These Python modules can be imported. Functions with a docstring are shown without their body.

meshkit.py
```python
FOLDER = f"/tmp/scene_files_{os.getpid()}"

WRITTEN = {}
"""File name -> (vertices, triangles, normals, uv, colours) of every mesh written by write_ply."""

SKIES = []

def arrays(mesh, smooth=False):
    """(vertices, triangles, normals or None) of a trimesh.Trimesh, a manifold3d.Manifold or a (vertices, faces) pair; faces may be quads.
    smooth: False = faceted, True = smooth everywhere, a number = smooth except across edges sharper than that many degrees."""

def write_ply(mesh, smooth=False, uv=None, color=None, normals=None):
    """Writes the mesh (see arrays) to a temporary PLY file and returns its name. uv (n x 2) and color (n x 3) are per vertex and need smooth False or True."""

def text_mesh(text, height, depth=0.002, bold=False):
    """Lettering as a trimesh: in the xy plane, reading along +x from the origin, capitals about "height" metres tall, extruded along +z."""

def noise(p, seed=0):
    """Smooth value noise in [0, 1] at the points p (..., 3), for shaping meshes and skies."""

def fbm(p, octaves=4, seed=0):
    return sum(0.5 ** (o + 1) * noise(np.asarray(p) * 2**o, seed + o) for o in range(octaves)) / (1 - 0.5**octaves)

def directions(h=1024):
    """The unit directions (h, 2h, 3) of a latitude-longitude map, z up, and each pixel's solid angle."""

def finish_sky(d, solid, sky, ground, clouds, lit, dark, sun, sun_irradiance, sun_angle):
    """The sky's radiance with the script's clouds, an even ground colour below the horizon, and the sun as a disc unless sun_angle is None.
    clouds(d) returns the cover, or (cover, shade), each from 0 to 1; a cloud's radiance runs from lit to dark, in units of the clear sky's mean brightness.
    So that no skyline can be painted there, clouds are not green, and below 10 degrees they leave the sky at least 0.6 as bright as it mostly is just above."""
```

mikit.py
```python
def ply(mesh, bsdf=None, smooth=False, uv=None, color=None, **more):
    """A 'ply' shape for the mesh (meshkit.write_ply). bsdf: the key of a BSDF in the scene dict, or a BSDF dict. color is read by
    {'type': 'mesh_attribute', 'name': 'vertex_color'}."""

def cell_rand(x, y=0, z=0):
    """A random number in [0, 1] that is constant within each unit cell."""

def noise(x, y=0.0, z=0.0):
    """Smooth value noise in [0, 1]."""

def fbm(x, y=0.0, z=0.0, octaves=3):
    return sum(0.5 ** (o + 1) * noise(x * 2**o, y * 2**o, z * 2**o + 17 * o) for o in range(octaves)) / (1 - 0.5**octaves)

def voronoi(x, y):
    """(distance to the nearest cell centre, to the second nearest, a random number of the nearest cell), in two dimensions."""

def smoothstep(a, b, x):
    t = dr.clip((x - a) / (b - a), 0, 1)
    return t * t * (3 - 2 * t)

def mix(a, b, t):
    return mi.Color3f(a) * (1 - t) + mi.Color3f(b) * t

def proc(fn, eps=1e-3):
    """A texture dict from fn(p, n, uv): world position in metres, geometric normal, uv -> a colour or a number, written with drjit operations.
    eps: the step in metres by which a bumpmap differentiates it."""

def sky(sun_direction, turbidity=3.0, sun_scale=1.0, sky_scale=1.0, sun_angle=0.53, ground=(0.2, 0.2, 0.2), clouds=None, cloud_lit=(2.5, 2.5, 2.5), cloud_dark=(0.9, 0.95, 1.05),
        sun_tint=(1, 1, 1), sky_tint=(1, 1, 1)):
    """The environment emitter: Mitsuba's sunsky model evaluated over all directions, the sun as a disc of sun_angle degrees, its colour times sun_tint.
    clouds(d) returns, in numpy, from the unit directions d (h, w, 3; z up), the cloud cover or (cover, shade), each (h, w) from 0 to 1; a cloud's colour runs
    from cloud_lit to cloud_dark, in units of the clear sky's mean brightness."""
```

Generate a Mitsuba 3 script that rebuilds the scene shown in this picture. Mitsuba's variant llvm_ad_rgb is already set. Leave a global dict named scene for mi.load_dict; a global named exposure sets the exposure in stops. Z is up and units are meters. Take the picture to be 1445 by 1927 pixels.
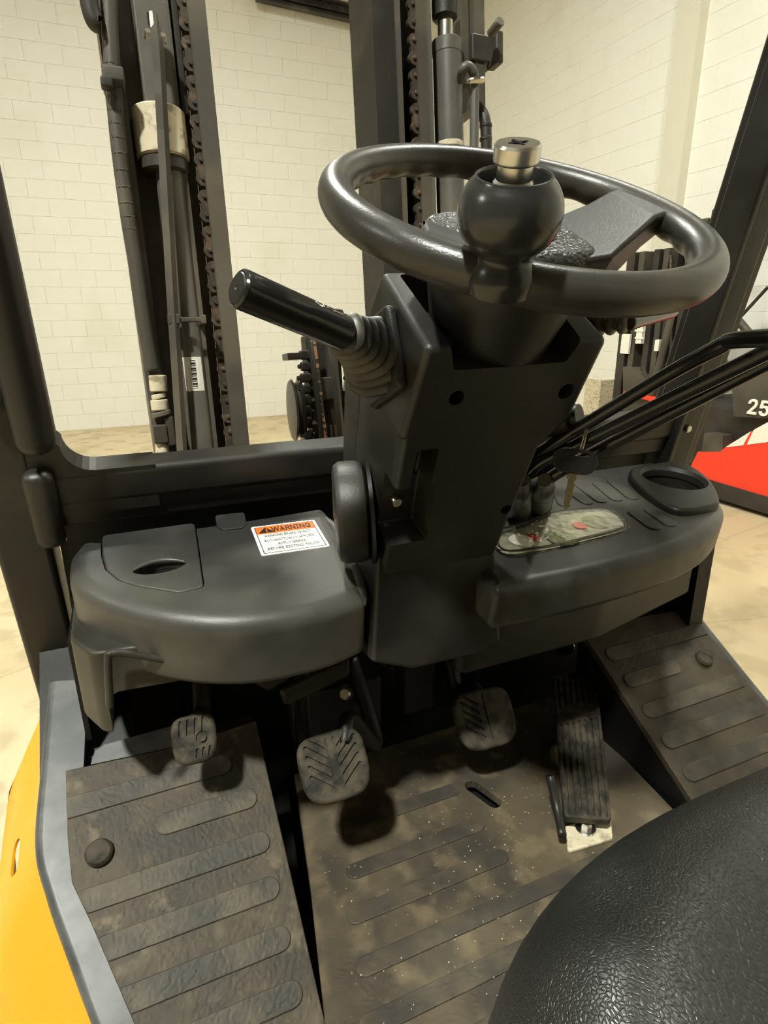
import math, random
import numpy as np, trimesh, manifold3d as m3, mitsuba as mi, drjit as dr
from shapely.geometry import Polygon, Point
import mikit, meshkit
from mikit import noise, fbm, voronoi, smoothstep, mix, proc
random.seed(7); rng = np.random.default_rng(7)
T4 = mi.ScalarTransform4f
# ------------------------------------------------------------------ camera
# World: x right, y forward (towards the mast and the front wall), z up, floor at z = 0.
# All modelling below is done relative to the camera point H metres above the floor.
H = 1.4
FPX, CX, CY = 1120.0, 722.5, 963.5
_L = np.array([2780., -397, 1119]); _F = np.array([-502., -358, 1119])
_F /= np.linalg.norm(_F); _L -= _F * (_L @ _F); _L /= np.linalg.norm(_L)
MW = np.array([_L, _F, -np.cross(_F, _L)])          # camera axes -> world
_fw = MW @ np.array([0, 0, 1.]); _up = MW @ np.array([0, -1., 0])
exposure = 2.45
scene = {'type': 'scene', 'camera': {
    'type': 'perspective', 'fov_axis': 'x', 'fov': 2 * math.degrees(math.atan(722.5 / FPX)), 'near_clip': 0.02, 'far_clip': 100.,
    'to_world': T4().look_at(origin=[0, 0, H], target=[float(_fw[0]), float(_fw[1]), H + float(_fw[2])], up=[float(c) for c in _up])}}
labels = {}
# ------------------------------------------------------------------ lamps (high bays of the hall)
LAMPS = [((-1.85, -1.25, 4.6), 240.0), ((-7.0, 1.5, 4.6), 90.0), ((3.0, -6.0, 4.6), 20.0), ((2.6, 1.4, 4.5), 60.0), ((0.4, 4.2, 4.5), 125.0)]
LAMP_TINT = np.array([0.97, 0.985, 0.88])
# ------------------------------------------------------------------ helpers
def ray(x, y): return MW @ np.array([(x - CX) / FPX, (y - CY) / FPX, 1.])
def aty(x, y, Y): d = ray(x, y); return d * Y / d[1]
def atx(x, y, X): d = ray(x, y); return d * X / d[0]
def atz(x, y, Z): d = ray(x, y); return d * Z / d[2]
def atdep(x, y, D): return ray(x, y) * D
def atp(x, y, p, n): d = ray(x, y); n = np.asarray(n, float); return d * (n @ np.asarray(p, float)) / (n @ d)

class Fr:
    """A local frame: origin and three axes (rows)."""
    def __init__(s, o, ex, ey, ez=None):
        s.o = np.asarray(o, float); ex = np.asarray(ex, float) / np.linalg.norm(ex); ey = np.asarray(ey, float); ey = ey - ex * (ex @ ey); ey /= np.linalg.norm(ey)
        s.R = np.stack([ex, ey, np.cross(ex, ey)])
    def __call__(s, *p):
        p = np.asarray(p[0] if len(p) == 1 else p, float); return s.o + p @ s.R
    def loc(s, P): return (np.asarray(P, float) - s.o) @ s.R.T
    def hit(s, x, y, axis, val):
        d = s.R @ ray(x, y); o = -s.R @ s.o; t = (val - o[axis]) / d[axis]; return o + t * d
    def m(s, mesh):
        mesh = tm(mesh); return trimesh.Trimesh(s(np.array(mesh.vertices)), mesh.faces, process=False)
WORLD = Fr((0, 0, 0), (1, 0, 0), (0, 1, 0))
def tm(m):
    if isinstance(m, m3.Manifold):
        k = m.to_mesh(); return trimesh.Trimesh(np.array(k.vert_properties[:, :3]), np.array(k.tri_verts), process=False)
    return m
def mf(mesh):
    mesh = trimesh.Trimesh(mesh.vertices, mesh.faces, process=True)
    if mesh.volume < 0: mesh.invert()
    return m3.Manifold(m3.Mesh(np.asarray(mesh.vertices, np.float32), np.asarray(mesh.faces, np.uint32)))
def cat(*ms): return trimesh.util.concatenate([tm(m) for m in ms])
def add(key, mesh, mat, smooth=35, label=None, cat=None, group=None, kind=None, **more):
    if key in scene:
        i = 1
        while f'{key}_{i:03d}' in scene: i += 1
        key = f'{key}_{i:03d}'
    mesh = tm(mesh)
    mesh = trimesh.Trimesh(np.array(mesh.vertices) + [0, 0, H], mesh.faces, process=False)
    scene[key] = mikit.ply(mesh, mat, smooth=smooth, **more)
    tag(key, label, cat, group, kind); return key
def tag(key, label=None, cat=None, group=None, kind=None):
    d = {k: v for k, v in (('label', label), ('category', cat), ('group', group), ('kind', kind)) if v}
    if d: labels[key] = d
def hull(pts, r, seg=10):
    s = m3.Manifold.sphere(r, seg)
    return m3.Manifold.batch_hull([s.translate(list(map(float, p))) for p in pts])
def hullp(pts): return m3.Manifold.hull_points(np.asarray(pts, np.float64))
def rbox(x0, x1, y0, y1, z0, z1, r=.003, seg=8, fr=WORLD):
    return fr.m(hull([(a, b, c) for a in (x0 + r, x1 - r) for b in (y0 + r, y1 - r) for c in (z0 + r, z1 - r)], r, seg))
def box(x0, x1, y0, y1, z0, z1, fr=WORLD):
    m = trimesh.creation.box((x1 - x0, y1 - y0, z1 - z0)); m.apply_translation(((x0 + x1) / 2, (y0 + y1) / 2, (z0 + z1) / 2)); return fr.m(m)
def resample(poly, n):
    p = np.asarray(poly, float); q = np.vstack([p, p[:1]]); s = np.r_[0, np.cumsum(np.linalg.norm(np.diff(q, axis=0), axis=1))]
    t = np.linspace(0, s[-1], n, endpoint=False); return np.stack([np.interp(t, s, q[:, k]) for k in range(2)], 1)
def rounded(poly, r, n=None):
    g = Polygon(poly).buffer(0)
    if r > 0: g = g.buffer(-r, join_style=2).buffer(r, quad_segs=6); g = g.buffer(r, join_style=1).buffer(-r) if False else g
    p = np.array(g.exterior.coords)[:-1]
    if np.sum(p[:, 0] * np.roll(p[:, 1], -1) - p[:, 1] * np.roll(p[:, 0], -1)) < 0: p = p[::-1]
    return resample(p, n) if n else p
def spline(p, n=8, closed=False):
    p = np.asarray(p, float); k = len(p); out = []
    for i in range(k if closed else k - 1):
        a, b, c, d = (p[j % k] if closed else p[min(max(j, 0), k - 1)] for j in (i - 1, i, i + 1, i + 2))
        for t in np.linspace(0, 1, n, endpoint=False):
            out.append(.5 * (2 * b + (c - a) * t + (2 * a - 5 * b + 4 * c - d) * t * t + (3 * b - a - 3 * c + d) * t ** 3))
    if not closed: out.append(p[-1])
    return np.array(out)
def offs(p, d):
    e = np.roll(p, -1, 0) - np.roll(p, 1, 0); e /= np.linalg.norm(e, axis=1)[:, None] + 1e-12
    return p + np.stack([-e[:, 1], e[:, 0]], 1) * d          # CCW: inwards
def slab(poly, z0, z1, r=.002, rb=0., fr=WORLD, seg=4):
    """Closed slab over a CCW outline with a rounded top (r) and bottom (rb) edge."""
    p = np.asarray(poly, float); rings = []
    if np.sum(p[:, 0] * np.roll(p[:, 1], -1) - p[:, 1] * np.roll(p[:, 0], -1)) < 0: p = p[::-1]
    if rb > 0:
        for t in np.linspace(0, math.pi / 2, seg + 1): rings.append((rb * (1 - math.sin(t)), z0 + rb * (1 - math.cos(t))))
    else: rings.append((0, z0))
    if r > 0:
        for t in np.linspace(0, math.pi / 2, seg + 1): rings.append((r * (1 - math.cos(t)), z1 - r + r * math.sin(t)))
    else: rings.append((0, z1))
    n = len(p); V = []; F = []
    for d, z in rings: V.append(np.column_stack([offs(p, d) if d > 1e-9 else p, np.full(n, z)]))
    for k in range(len(rings) - 1):
        for i in range(n):
            a, b = k * n + i, k * n + (i + 1) % n; F += [(a, b, b + n), (a, b + n, a + n)]
    tri = np.asarray(m3.triangulate([V[0][:, :2]])); F += [tuple(t[::-1]) for t in tri]
    tri = np.asarray(m3.triangulate([V[-1][:, :2]])); o = (len(rings) - 1) * n; F += [tuple(t + o) for t in tri]
    return fr.m(trimesh.Trimesh(np.vstack(V), np.array(F), process=False))
def tube(path, r, sides=12, flat=None, caps=True):
    p = np.asarray(path, float); n = len(p); r = np.broadcast_to(np.asarray(r, float), (n,))
    t = np.gradient(p, axis=0); t /= np.linalg.norm(t, axis=1)[:, None]
    a = np.cross(t[0], [0, 0, 1.] if abs(t[0][2]) < .9 else [1., 0, 0]); a /= np.linalg.norm(a); A = []
    for i in range(n):
        a = a - t[i] * (a @ t[i]); a /= np.linalg.norm(a); A.append(a)
    A = np.array(A); B = np.cross(t, A); th = np.arange(sides) * 2 * math.pi / sides
    V = p[:, None] + r[:, None, None] * (np.cos(th)[None, :, None] * A[:, None] + np.sin(th)[None, :, None] * B[:, None]); V = V.reshape(-1, 3); F = []
    for k in range(n - 1):
        for i in range(sides):
            u, v = k * sides + i, k * sides + (i + 1) % sides; F += [(u, v, v + sides), (u, v + sides, u + sides)]
    if caps:
        V = np.vstack([V, p[0], p[-1]]); c0, c1 = n * sides, n * sides + 1
        for i in range(sides): F += [(c0, (i + 1) % sides, i), (c1, (n - 1) * sides + i, (n - 1) * sides + (i + 1) % sides)]
    return trimesh.Trimesh(V, np.array(F), process=False)
def lathe(prof, o, axis, seg=32, power=2.0, ref=None, loop=False):
    """Revolve (r, h) about axis through o; power > 2 squares the section."""
    axis = np.asarray(axis, float) / np.linalg.norm(axis); ref = np.array(ref if ref is not None else ([1., 0, 0] if abs(axis[0]) < .9 else [0, 1., 0]), float)
    ex = ref - axis * (ref @ axis); ex /= np.linalg.norm(ex); ey = np.cross(axis, ex); th = np.arange(seg) * 2 * math.pi / seg
    c, s = np.cos(th), np.sin(th); k = (np.abs(c) ** power + np.abs(s) ** power) ** (-1 / power)
    ring = (c * k)[:, None] * ex + (s * k)[:, None] * ey; V = []; F = []
    for r, h in prof: V.append(np.asarray(o) + axis * h + ring * max(r, 1e-5))
    if loop: prof = list(prof) + [prof[0]]; V.append(V[0])
    for q in range(len(prof) - 1):
        for i in range(seg):
            a, b = q * seg + i, q * seg + (i + 1) % seg; F += [(a, b, b + seg), (a, b + seg, a + seg)]
    if loop: return trimesh.Trimesh(np.vstack(V), np.array(F), process=False)
    for q, fl in ((0, True), (len(prof) - 1, False)):
        V.append((np.asarray(o) + axis * prof[q][1])[None]); ci = len(prof) * seg + (0 if fl else 1)
        for i in range(seg):
            a, b = q * seg + i, q * seg + (i + 1) % seg; F.append((ci, b, a) if fl else (ci, a, b))
    return trimesh.Trimesh(np.vstack(V), np.array(F), process=False)
def cyl(a, b, r, seg=20, ch=.0015):
    a, b = np.asarray(a, float), np.asarray(b, float); h = np.linalg.norm(b - a); ch = min(ch, r * .4, h * .4)
    return lathe([(r - ch, 0), (r, ch), (r, h - ch), (r - ch, h)], a, b - a, seg)
def capsule2d(a, b, r, n=10):
    a, b = np.asarray(a, float), np.asarray(b, float); d = (b - a) / np.linalg.norm(b - a); t0 = math.atan2(d[1], d[0])
    th = np.linspace(-math.pi / 2, math.pi / 2, n)
    return np.vstack([[b + r * np.array([math.cos(t0 + t), math.sin(t0 + t)]) for t in th], [a + r * np.array([math.cos(t0 + t), math.sin(t0 + t)]) for t in th + math.pi]])
def lerp(a, b, t): return np.asarray(a) * (1 - t) + np.asarray(b) * t
def text(s, h, depth, o, ex, ey, width=None, bold=True):
    m = meshkit.text_mesh(s, h, depth, bold); v = np.array(m.vertices)
    if width: v[:, 0] *= width / v[:, 0].max()
    return Fr(o, ex, ey).m(trimesh.Trimesh(v, m.faces, process=False))
# ------------------------------------------------------------------ materials
def rgb(*c): return {'type': 'rgb', 'value': [float(x) for x in c]}
def mat(key, col, rough=.5, spec=.5, metal=0., bump=None, bscale=.001, eps=5e-4, **kw):
    b = {'type': 'principled', 'base_color': proc(col) if callable(col) else rgb(*col), 'roughness': proc(rough) if callable(rough) else rough, 'specular': spec, 'metallic': metal, **kw}
    if bump: b = {'type': 'bumpmap', 'arbitrary': proc(bump, eps), 'scale': bscale, 'bsdf': b}
    scene[key] = {'type': 'twosided', 'bsdf': b}
def dusty(base, dust, f, lo, hi, amt):
    def fn(p, n, uv):
        d = smoothstep(lo, hi, fbm(p.x * f, p.y * f, p.z * f, 4)) * amt
        return mix(base, dust, d)
    return fn
def grain(f):
    return lambda p, n, uv: noise(p.x * f, p.y * f, p.z * f)
mat('plastic', dusty((.010, .0097, .0092), (.060, .053, .042), 9, .42, .74, .30), .46, .45, bump=grain(1000), bscale=.00014, eps=3e-4)
mat('plastic_dash', dusty((.017, .017, .0168), (.10, .093, .080), 8, .34, .70, .55), .42, .5, bump=grain(1000), bscale=.00014, eps=3e-4)
mat('plastic_dark', (.006, .0058, .0055), .5, .4)
mat('plastic_gloss', (.012, .012, .012), .18, .5)
mat('plastic_panel', dusty((.020, .019, .015), (.075, .067, .05), 6, .3, .7, .5), .5, .4)
mat('hole_dark', (.006, .006, .006), .8, .1)
mat('rubber', dusty((.016, .0145, .012), (.085, .07, .047), 70, .25, .75, .75), .7, .3, bump=grain(260), bscale=.0008)
mat('boot_rubber', dusty((.022, .021, .018), (.105, .09, .06), 30, .4, .7, .6), .42, .45)
def mat_floor(p, n, uv):
    d = smoothstep(.30, .70, fbm(p.x * 14, p.y * 14, p.z * 14, 6)); e = smoothstep(.46, .80, fbm(p.x * 36 + 7, p.y * 36, p.z * 36 + 3, 6))
    s = smoothstep(.80, .90, noise(p.x * 330, p.y * 330, p.z * 330)) * smoothstep(.45, .6, fbm(p.x * 9, p.y * 9 + 5, 0))
    c = mix((.047, .040, .031), (.094, .074, .047), d); c = mix(c, (.19, .147, .086), e * .55); return mix(c, (.42, .36, .26), s * .55)
mat('floor_mat', mat_floor, .62, .35, bump=grain(350), bscale=.0006)
def mat_toe(p, n, uv):
    d = smoothstep(.30, .72, fbm(p.x * 22, p.y * 22, p.z * 22, 5)); e = smoothstep(.50, .80, fbm(p.x * 70 + 3, p.y * 70, p.z * 50, 5)) * smoothstep(.4, .62, fbm(p.x * 12, p.y * 12 + 8, p.z * 12, 3))
    lf = smoothstep(.4, .2, p.x)
    c = mix((.038, .032, .024), (.067, .053, .035), d); return mix(c, (.17, .134, .084), e * .75 * (.15 + .85 * lf))
mat('toe_mat', mat_toe, .6, .35, bump=grain(350), bscale=.0006)
mat('rib_mat', lambda p, n, uv: mix((.042, .037, .030), (.115, .094, .061), smoothstep(.34, .80, fbm(p.x * 30, p.y * 30, p.z * 30 + 4, 6)) * .7), .58, .38, bump=grain(350), bscale=.0006)
mat('edge_steel', lambda p, n, uv: mix((.045, .049, .053), (.092, .095, .097), smoothstep(.35, .7, fbm(p.x * 26, p.y * 26, p.z * 26, 5))), .42, .5)
mat('frame_black', dusty((.014, .0132, .012), (.055, .048, .036), 8, .42, .75, .4), .42, .45)
mat('yellow_paint', lambda p, n, uv: mix((.80, .33, .003), (.30, .20, .06), smoothstep(.72, .80, fbm(p.x * 16, p.y * 16 + 2, p.z * 16, 4)) * .7), .32, .5, clearcoat=.3)
mat('mast_paint', dusty((.060, .053, .042), (.125, .106, .078), 5, .38, .68, .8), .5, .45)
mat('mast_dark', dusty((.018, .016, .013), (.09, .075, .055), 6, .4, .7, .5), .5, .4)
mat('cyl_grey', dusty((.085, .080, .070), (.14, .126, .10), 5, .35, .7, .8), .42, .5)
mat('worn_white', lambda p, n, uv: mix((.62, .55, .40), (.30, .24, .16), smoothstep(.5, .75, fbm(p.x * 60, p.y * 60, p.z * 60, 4))), .5, .4)
mat('chain_rust', lambda p, n, uv: mix((.05, .040, .030), (.13, .085, .055), smoothstep(.45, .75, fbm(p.x * 60, p.y * 60, p.z * 60, 4))), .5, .45, .2)
mat('chain_black', (.02, .016, .012), .35, .5)
mat('hose_black', (.025, .023, .020), .5, .4)
mat('hose_marked', lambda p, n, uv: mix((.03, .027, .022), (.34, .17, .08), smoothstep(.55, .62, noise(p.z * 240, p.x * 80)) * smoothstep(.002, .006, n.x * .02)), .5, .4)
mat('chrome', (.72, .68, .58), .16, .5, 1.)
mat('steel', (.60, .58, .53), .28, .5, 1.)
mat('brass', (.38, .30, .15), .38, .5, 1.)
def leather_h(p, n, uv):
    a, b, c = voronoi(uv.x * 520 + 1.0 * noise(uv.x * 200, uv.y * 200), uv.y * 360 + 1.0 * noise(uv.x * 200 + 9, uv.y * 200)); w = smoothstep(0., .35, b - a)
    return w * .8 + .6 * fbm(uv.x * 120, uv.y * 90, 0)
mat('leather', (.015, .0155, .015), .31, .6, bump=leather_h, bscale=.00024, eps=2e-4)
mat('hub_grain', (.035, .034, .032), .32, .55, bump=lambda p, n, uv: noise(p.x * 480, p.y * 480, p.z * 480), bscale=.0016, eps=3e-4)
mat('rim_rubber', dusty((.024, .022, .019), (.075, .066, .05), 12, .4, .75, .5), .34, .5, bump=lambda p, n, uv: fbm(p.x * 900, p.y * 900, p.z * 900, 2), bscale=.00011, eps=2e-4)
mat('knob_black', (.020, .020, .020), .24, .5)
mat('label_white', (.78, .76, .68), .45, .4)
mat('label_orange', (.88, .13, .015), .45, .4)
mat('ink', (.015, .014, .013), .5, .3)
mat('ink_grey', (.06, .06, .058), .5, .3)
mat('red_paint', (.83, .045, .018), .35, .5)
mat('white_paint', (.80, .77, .68), .4, .4)
mat('truck_black', dusty((.02, .018, .015), (.06, .05, .04), 3, .4, .7, .5), .5, .4)
mat('truck_grey', dusty((.05, .045, .036), (.11, .095, .07), 3, .4, .7, .6), .5, .4)
scene['lens'] = {'type': 'thindielectric', 'int_ior': 1.5}
scene['crumple'] = {'type': 'roughdielectric', 'alpha': .06, 'int_ior': 1.4}
mat('gauge_face', lambda p, n, uv: mix((.17, .175, .11), (.36, .35, .24), fbm(p.x * 40, p.y * 40, 0)), .5, .4)
mat('gauge_green', (.16, .18, .08), .4, .4)
mat('gauge_red', (.5, .05, .03), .4, .4)
WALLC = (.80, .79, .715)
def wall_col(p, n, uv):
    return mix(WALLC, (.72, .70, .60), smoothstep(.55, .8, fbm(p.x * 1.7 + p.y * 1.7, p.z * 1.7, p.y, 4)) * .5)
mat('wall_paint', wall_col, .7, .25, bump=lambda p, n, uv: fbm(p.x * 60, p.y * 60, p.z * 60, 3), bscale=.0012, eps=2e-3)
mat('wall_back', (.74, .72, .63), .75, .2)
mat('wall_grey', (.66, .63, .525), .7, .25)
mat('ceiling_paint', (.34, .33, .30), .8, .2)
def conc(p, n, uv):
    a = fbm(p.x * 1.1, p.y * 1.1, 0, 5); b = fbm(p.x * 7, p.y * 7 + 3, 0, 4)
    c = mix((.42, .335, .20), (.52, .43, .275), smoothstep(.3, .7, a)); c = mix(c, (.33, .26, .15), smoothstep(.48, .72, b) * .55)
    t = smoothstep(.012, .0, dr.abs(fbm(p.x * .6 + 9, p.y * 1.4, 0, 4) - .5)) * .45
    return mix(c, (.30, .25, .17), t)
mat('concrete', conc, .55, .35)
# ------------------------------------------------------------------ the hall
YW, XW, G = 9.06, 5.05, -H
add('floor', box(-16, XW + .3, -15, YW + .3, G - .2, G), 'concrete', False, kind='structure')
add('ceiling', box(-16, XW + .3, -15, YW + .3, 6.2, 6.4), 'ceiling_paint', False, kind='structure')
add('wall_front', box(-16, XW + .3, YW + .012, YW + .3, G, 6.2), 'wall_back', False, kind='structure')
add('wall_right', box(XW + .012, XW + .3, -15, YW + .012, G, 6.2), 'wall_back', False, kind='structure')
add('wall_left', box(-16.2, -16, -15, YW + .3, G, 6.2), 'wall_paint', False, kind='structure')
add('wall_back', box(-16.2, XW + .3, -15.2, -15, G, 6.2), 'wall_paint', False, kind='structure')
BW, BH, J = .405, .203, .0012
def block_mesh():
    w, h, c = BW / 2 - J / 2, BH / 2 - J / 2, .0022
    v = [(x * w, 0.02, z * h) for x in (-1, 1) for z in (-1, 1)] + [(x * w, c * .8, z * h) for x in (-1, 1) for z in (-1, 1)] + [(x * (w - c), 0, z * (h - c)) for x in (-1, 1) for z in (-1, 1)]
    f = []
    for a, b in ((0, 4), (4, 8)):
        for i, j in ((0, 2), (2, 3), (3, 1), (1, 0)): f += [(a + i, a + j, b + j), (a + i, b + j, b + i)]
    f += [(8, 10, 11), (8, 11, 9)]
    return trimesh.Trimesh(np.array(v, float), np.array(f), process=False)
BM = block_mesh(); BP = meshkit.write_ply(BM, False)
def wall_blocks(wall, spots, tf, limit=300):
    """spots: (distance from what shows largest, u, z); the first `limit` as entries, the rest as one mesh."""
    spots = sorted(spots); rest = []
    for i, (d, u, z, w) in enumerate(spots):
        M = tf(u, z, w, rng.uniform(-.0005, .0005))
        if i < limit:
            scene[f'{wall}__block' + (f'_{i:03d}' if i else '')] = {'type': 'ply', 'filename': BP, 'face_normals': True, 'bsdf': {'type': 'ref', 'id': 'wall_paint'}, 'to_world': T4(np.array(T4().translate([0, 0, H]).matrix) @ M)}
        else:
            v = np.column_stack([BM.vertices, np.ones(len(BM.vertices))]) @ M.T; rest.append(trimesh.Trimesh(v[:, :3], BM.faces, process=False))
    if rest: add(f'{wall}__block_field', cat(*rest), 'wall_paint', False, kind='stuff')
def courses(u0, u1, z1):
    k = 0; z = G + BH / 2
    while z < z1:
        off = (k % 2) * BW / 2; u = u0 - off + BW / 2
        while u < u1: yield u, z; u += BW
        k += 1; z += BH
def M4(R, t): M = np.eye(4); M[:3, :3] = R; M[:3, 3] = t; return M
sp = [(abs(z + .3) * .5 + abs(u - 1.0), u, z, 1.) for u, z in courses(-2.0, XW - .25, 5.2)]
wall_blocks('wall_front', sp, lambda u, z, w, j: M4(np.eye(3), (u, YW + j, z)))
YP = atx(1235, 0, XW)[1]                                         # where the wall steps to the nearer bay
spr = [(abs(z - 1.2) + abs(u - 4.5) * 1.1, u, z, 1.) for u, z in courses(1.6, YW - .2, 4.2)]
Rr = np.array([[0., 1, 0], [-1, 0, 0], [0, 0, 1]])
wall_blocks('wall_right', spr, lambda u, z, w, j: M4(Rr, (XW + j, u, z)))
py0, py1 = atx(1298, 0, XW)[1], atx(1340, 0, XW)[1]
add('trim_1', box(XW - .10, XW + .02, py1 + .02, py0 + .02, G, 6.2), 'wall_grey', False, kind='structure')
# steel strut channel fixed across the front wall
sa, sb = aty(480, -12, YW - .12), aty(698, 38, YW - .12)
fs = Fr(sa, sb - sa, (0, -1, 0)); sl = np.linalg.norm(sb - sa)
ch = cat(box(0, sl, 0, .02, -.09, .09, fs), box(0, sl, 0, .11, .07, .09, fs), box(0, sl, 0, .11, -.09, -.07, fs), box(0, sl, 0, .05, -.012, .012, fs))
add('steel_channel', ch, 'mast_dark', False, label='dark steel strut channel fixed high across the white block wall', cat='steel beam')
for u in (.62, .80): add('steel_channel__hanger', cyl(fs(u * sl, .06, -.08), fs(u * sl - .05, .06, -.5), .02, 8), 'mast_dark')
# ------------------------------------------------------------------ lamp builder
for i, (p, w) in enumerate(LAMPS):
    p = np.array(p); k = 'high_bay_lamp' if i == 0 else f'high_bay_lamp_{i:03d}'
    add(k + '__reflector', lathe([(.06, .30), (.09, .28), (.16, .12), (.225, .0), (.222, .0), (.155, .115), (.05, .2)], p, (0, 0, 1), 28), 'ceiling_paint')
    add(k + '__stem', cyl(p + [0, 0, .3], (p[0], p[1], 6.2), .02, 8), 'mast_dark')
    th = np.linspace(0, 2 * math.pi, 24, endpoint=False); v = np.vstack([[0, 0, 0], np.column_stack([.21 * np.cos(th), .21 * np.sin(th), 0 * th])])
    disc = trimesh.Trimesh(v + p + [0, 0, .004], [(0, (j + 1) % 24 + 1, j + 1) for j in range(24)], process=False)
    key = add(k + '__diffuser', disc, 'label_white', False)
    scene[key]['emitter'] = {'type': 'area', 'radiance': rgb(*(LAMP_TINT * w))}
    tag(k, 'round high bay lamp hanging from the hall ceiling ' + ['behind and left of the driver', 'far out at the left', 'behind the seat', 'above the right side', 'before the front wall'][i], 'lamp', 'high bay lamps')
# ================================================================== THE FORKLIFT WE SIT IN
tag('forklift', 'black and yellow forklift cab with steering wheel, dashboard and pedals in the foreground', 'forklift')
FK = 'forklift__'
ZF = -.68
# ------------------------------------------------------------------ floor of the cab
TA = math.radians(31); TO = Fr((0, .41, ZF), (1, 0, 0), (0, math.cos(TA), math.sin(TA)))      # toe board plane: x, run up the board, normal
def toe(x, y): return TO.hit(x, y, 2, 0.)[:2]
def run(y): return (y - .41) / math.cos(TA)
midp = np.array([(.101, .30), (.101, .41), (.130, .56), (.162, .76), (.70, .76), (.667, .627), (.646, .452), (.646, .30)])[::-1]
slot = slab(capsule2d((.405, .625), (.418, .585), .011), -.05, .05, 0)
mm = mf(slab(rounded(midp, 0.002), -.012, 0, .002)) - mf(slot)
add(FK + 'floor_mat', Fr((0, 0, ZF), (1, 0, 0), (0, 1, 0)).m(mm), 'floor_mat', 25, label='dirty black rubber mat on the flat middle of the cab floor')
fmf = Fr((0, 0, ZF), (1, 0, 0), (0, 1, 0))
for x0, x1, y in ((.188, .384, .630), (.178, .382, .559), (.158, .385, .502), (.147, .500, .4425), (.130, .60, .387), (.130, .60, .335)):
    add(FK + 'floor_mat__rib', slab(capsule2d((x0 + .0115, y), (x1 - .0115, y), .0115), -.002, .0022, .0012, fr=fmf), 'rib_mat', 40)
add(FK + 'under_floor', box(-.13, .93, .25, .92, ZF - .05, ZF - .026), 'plastic_dark', False)
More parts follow.
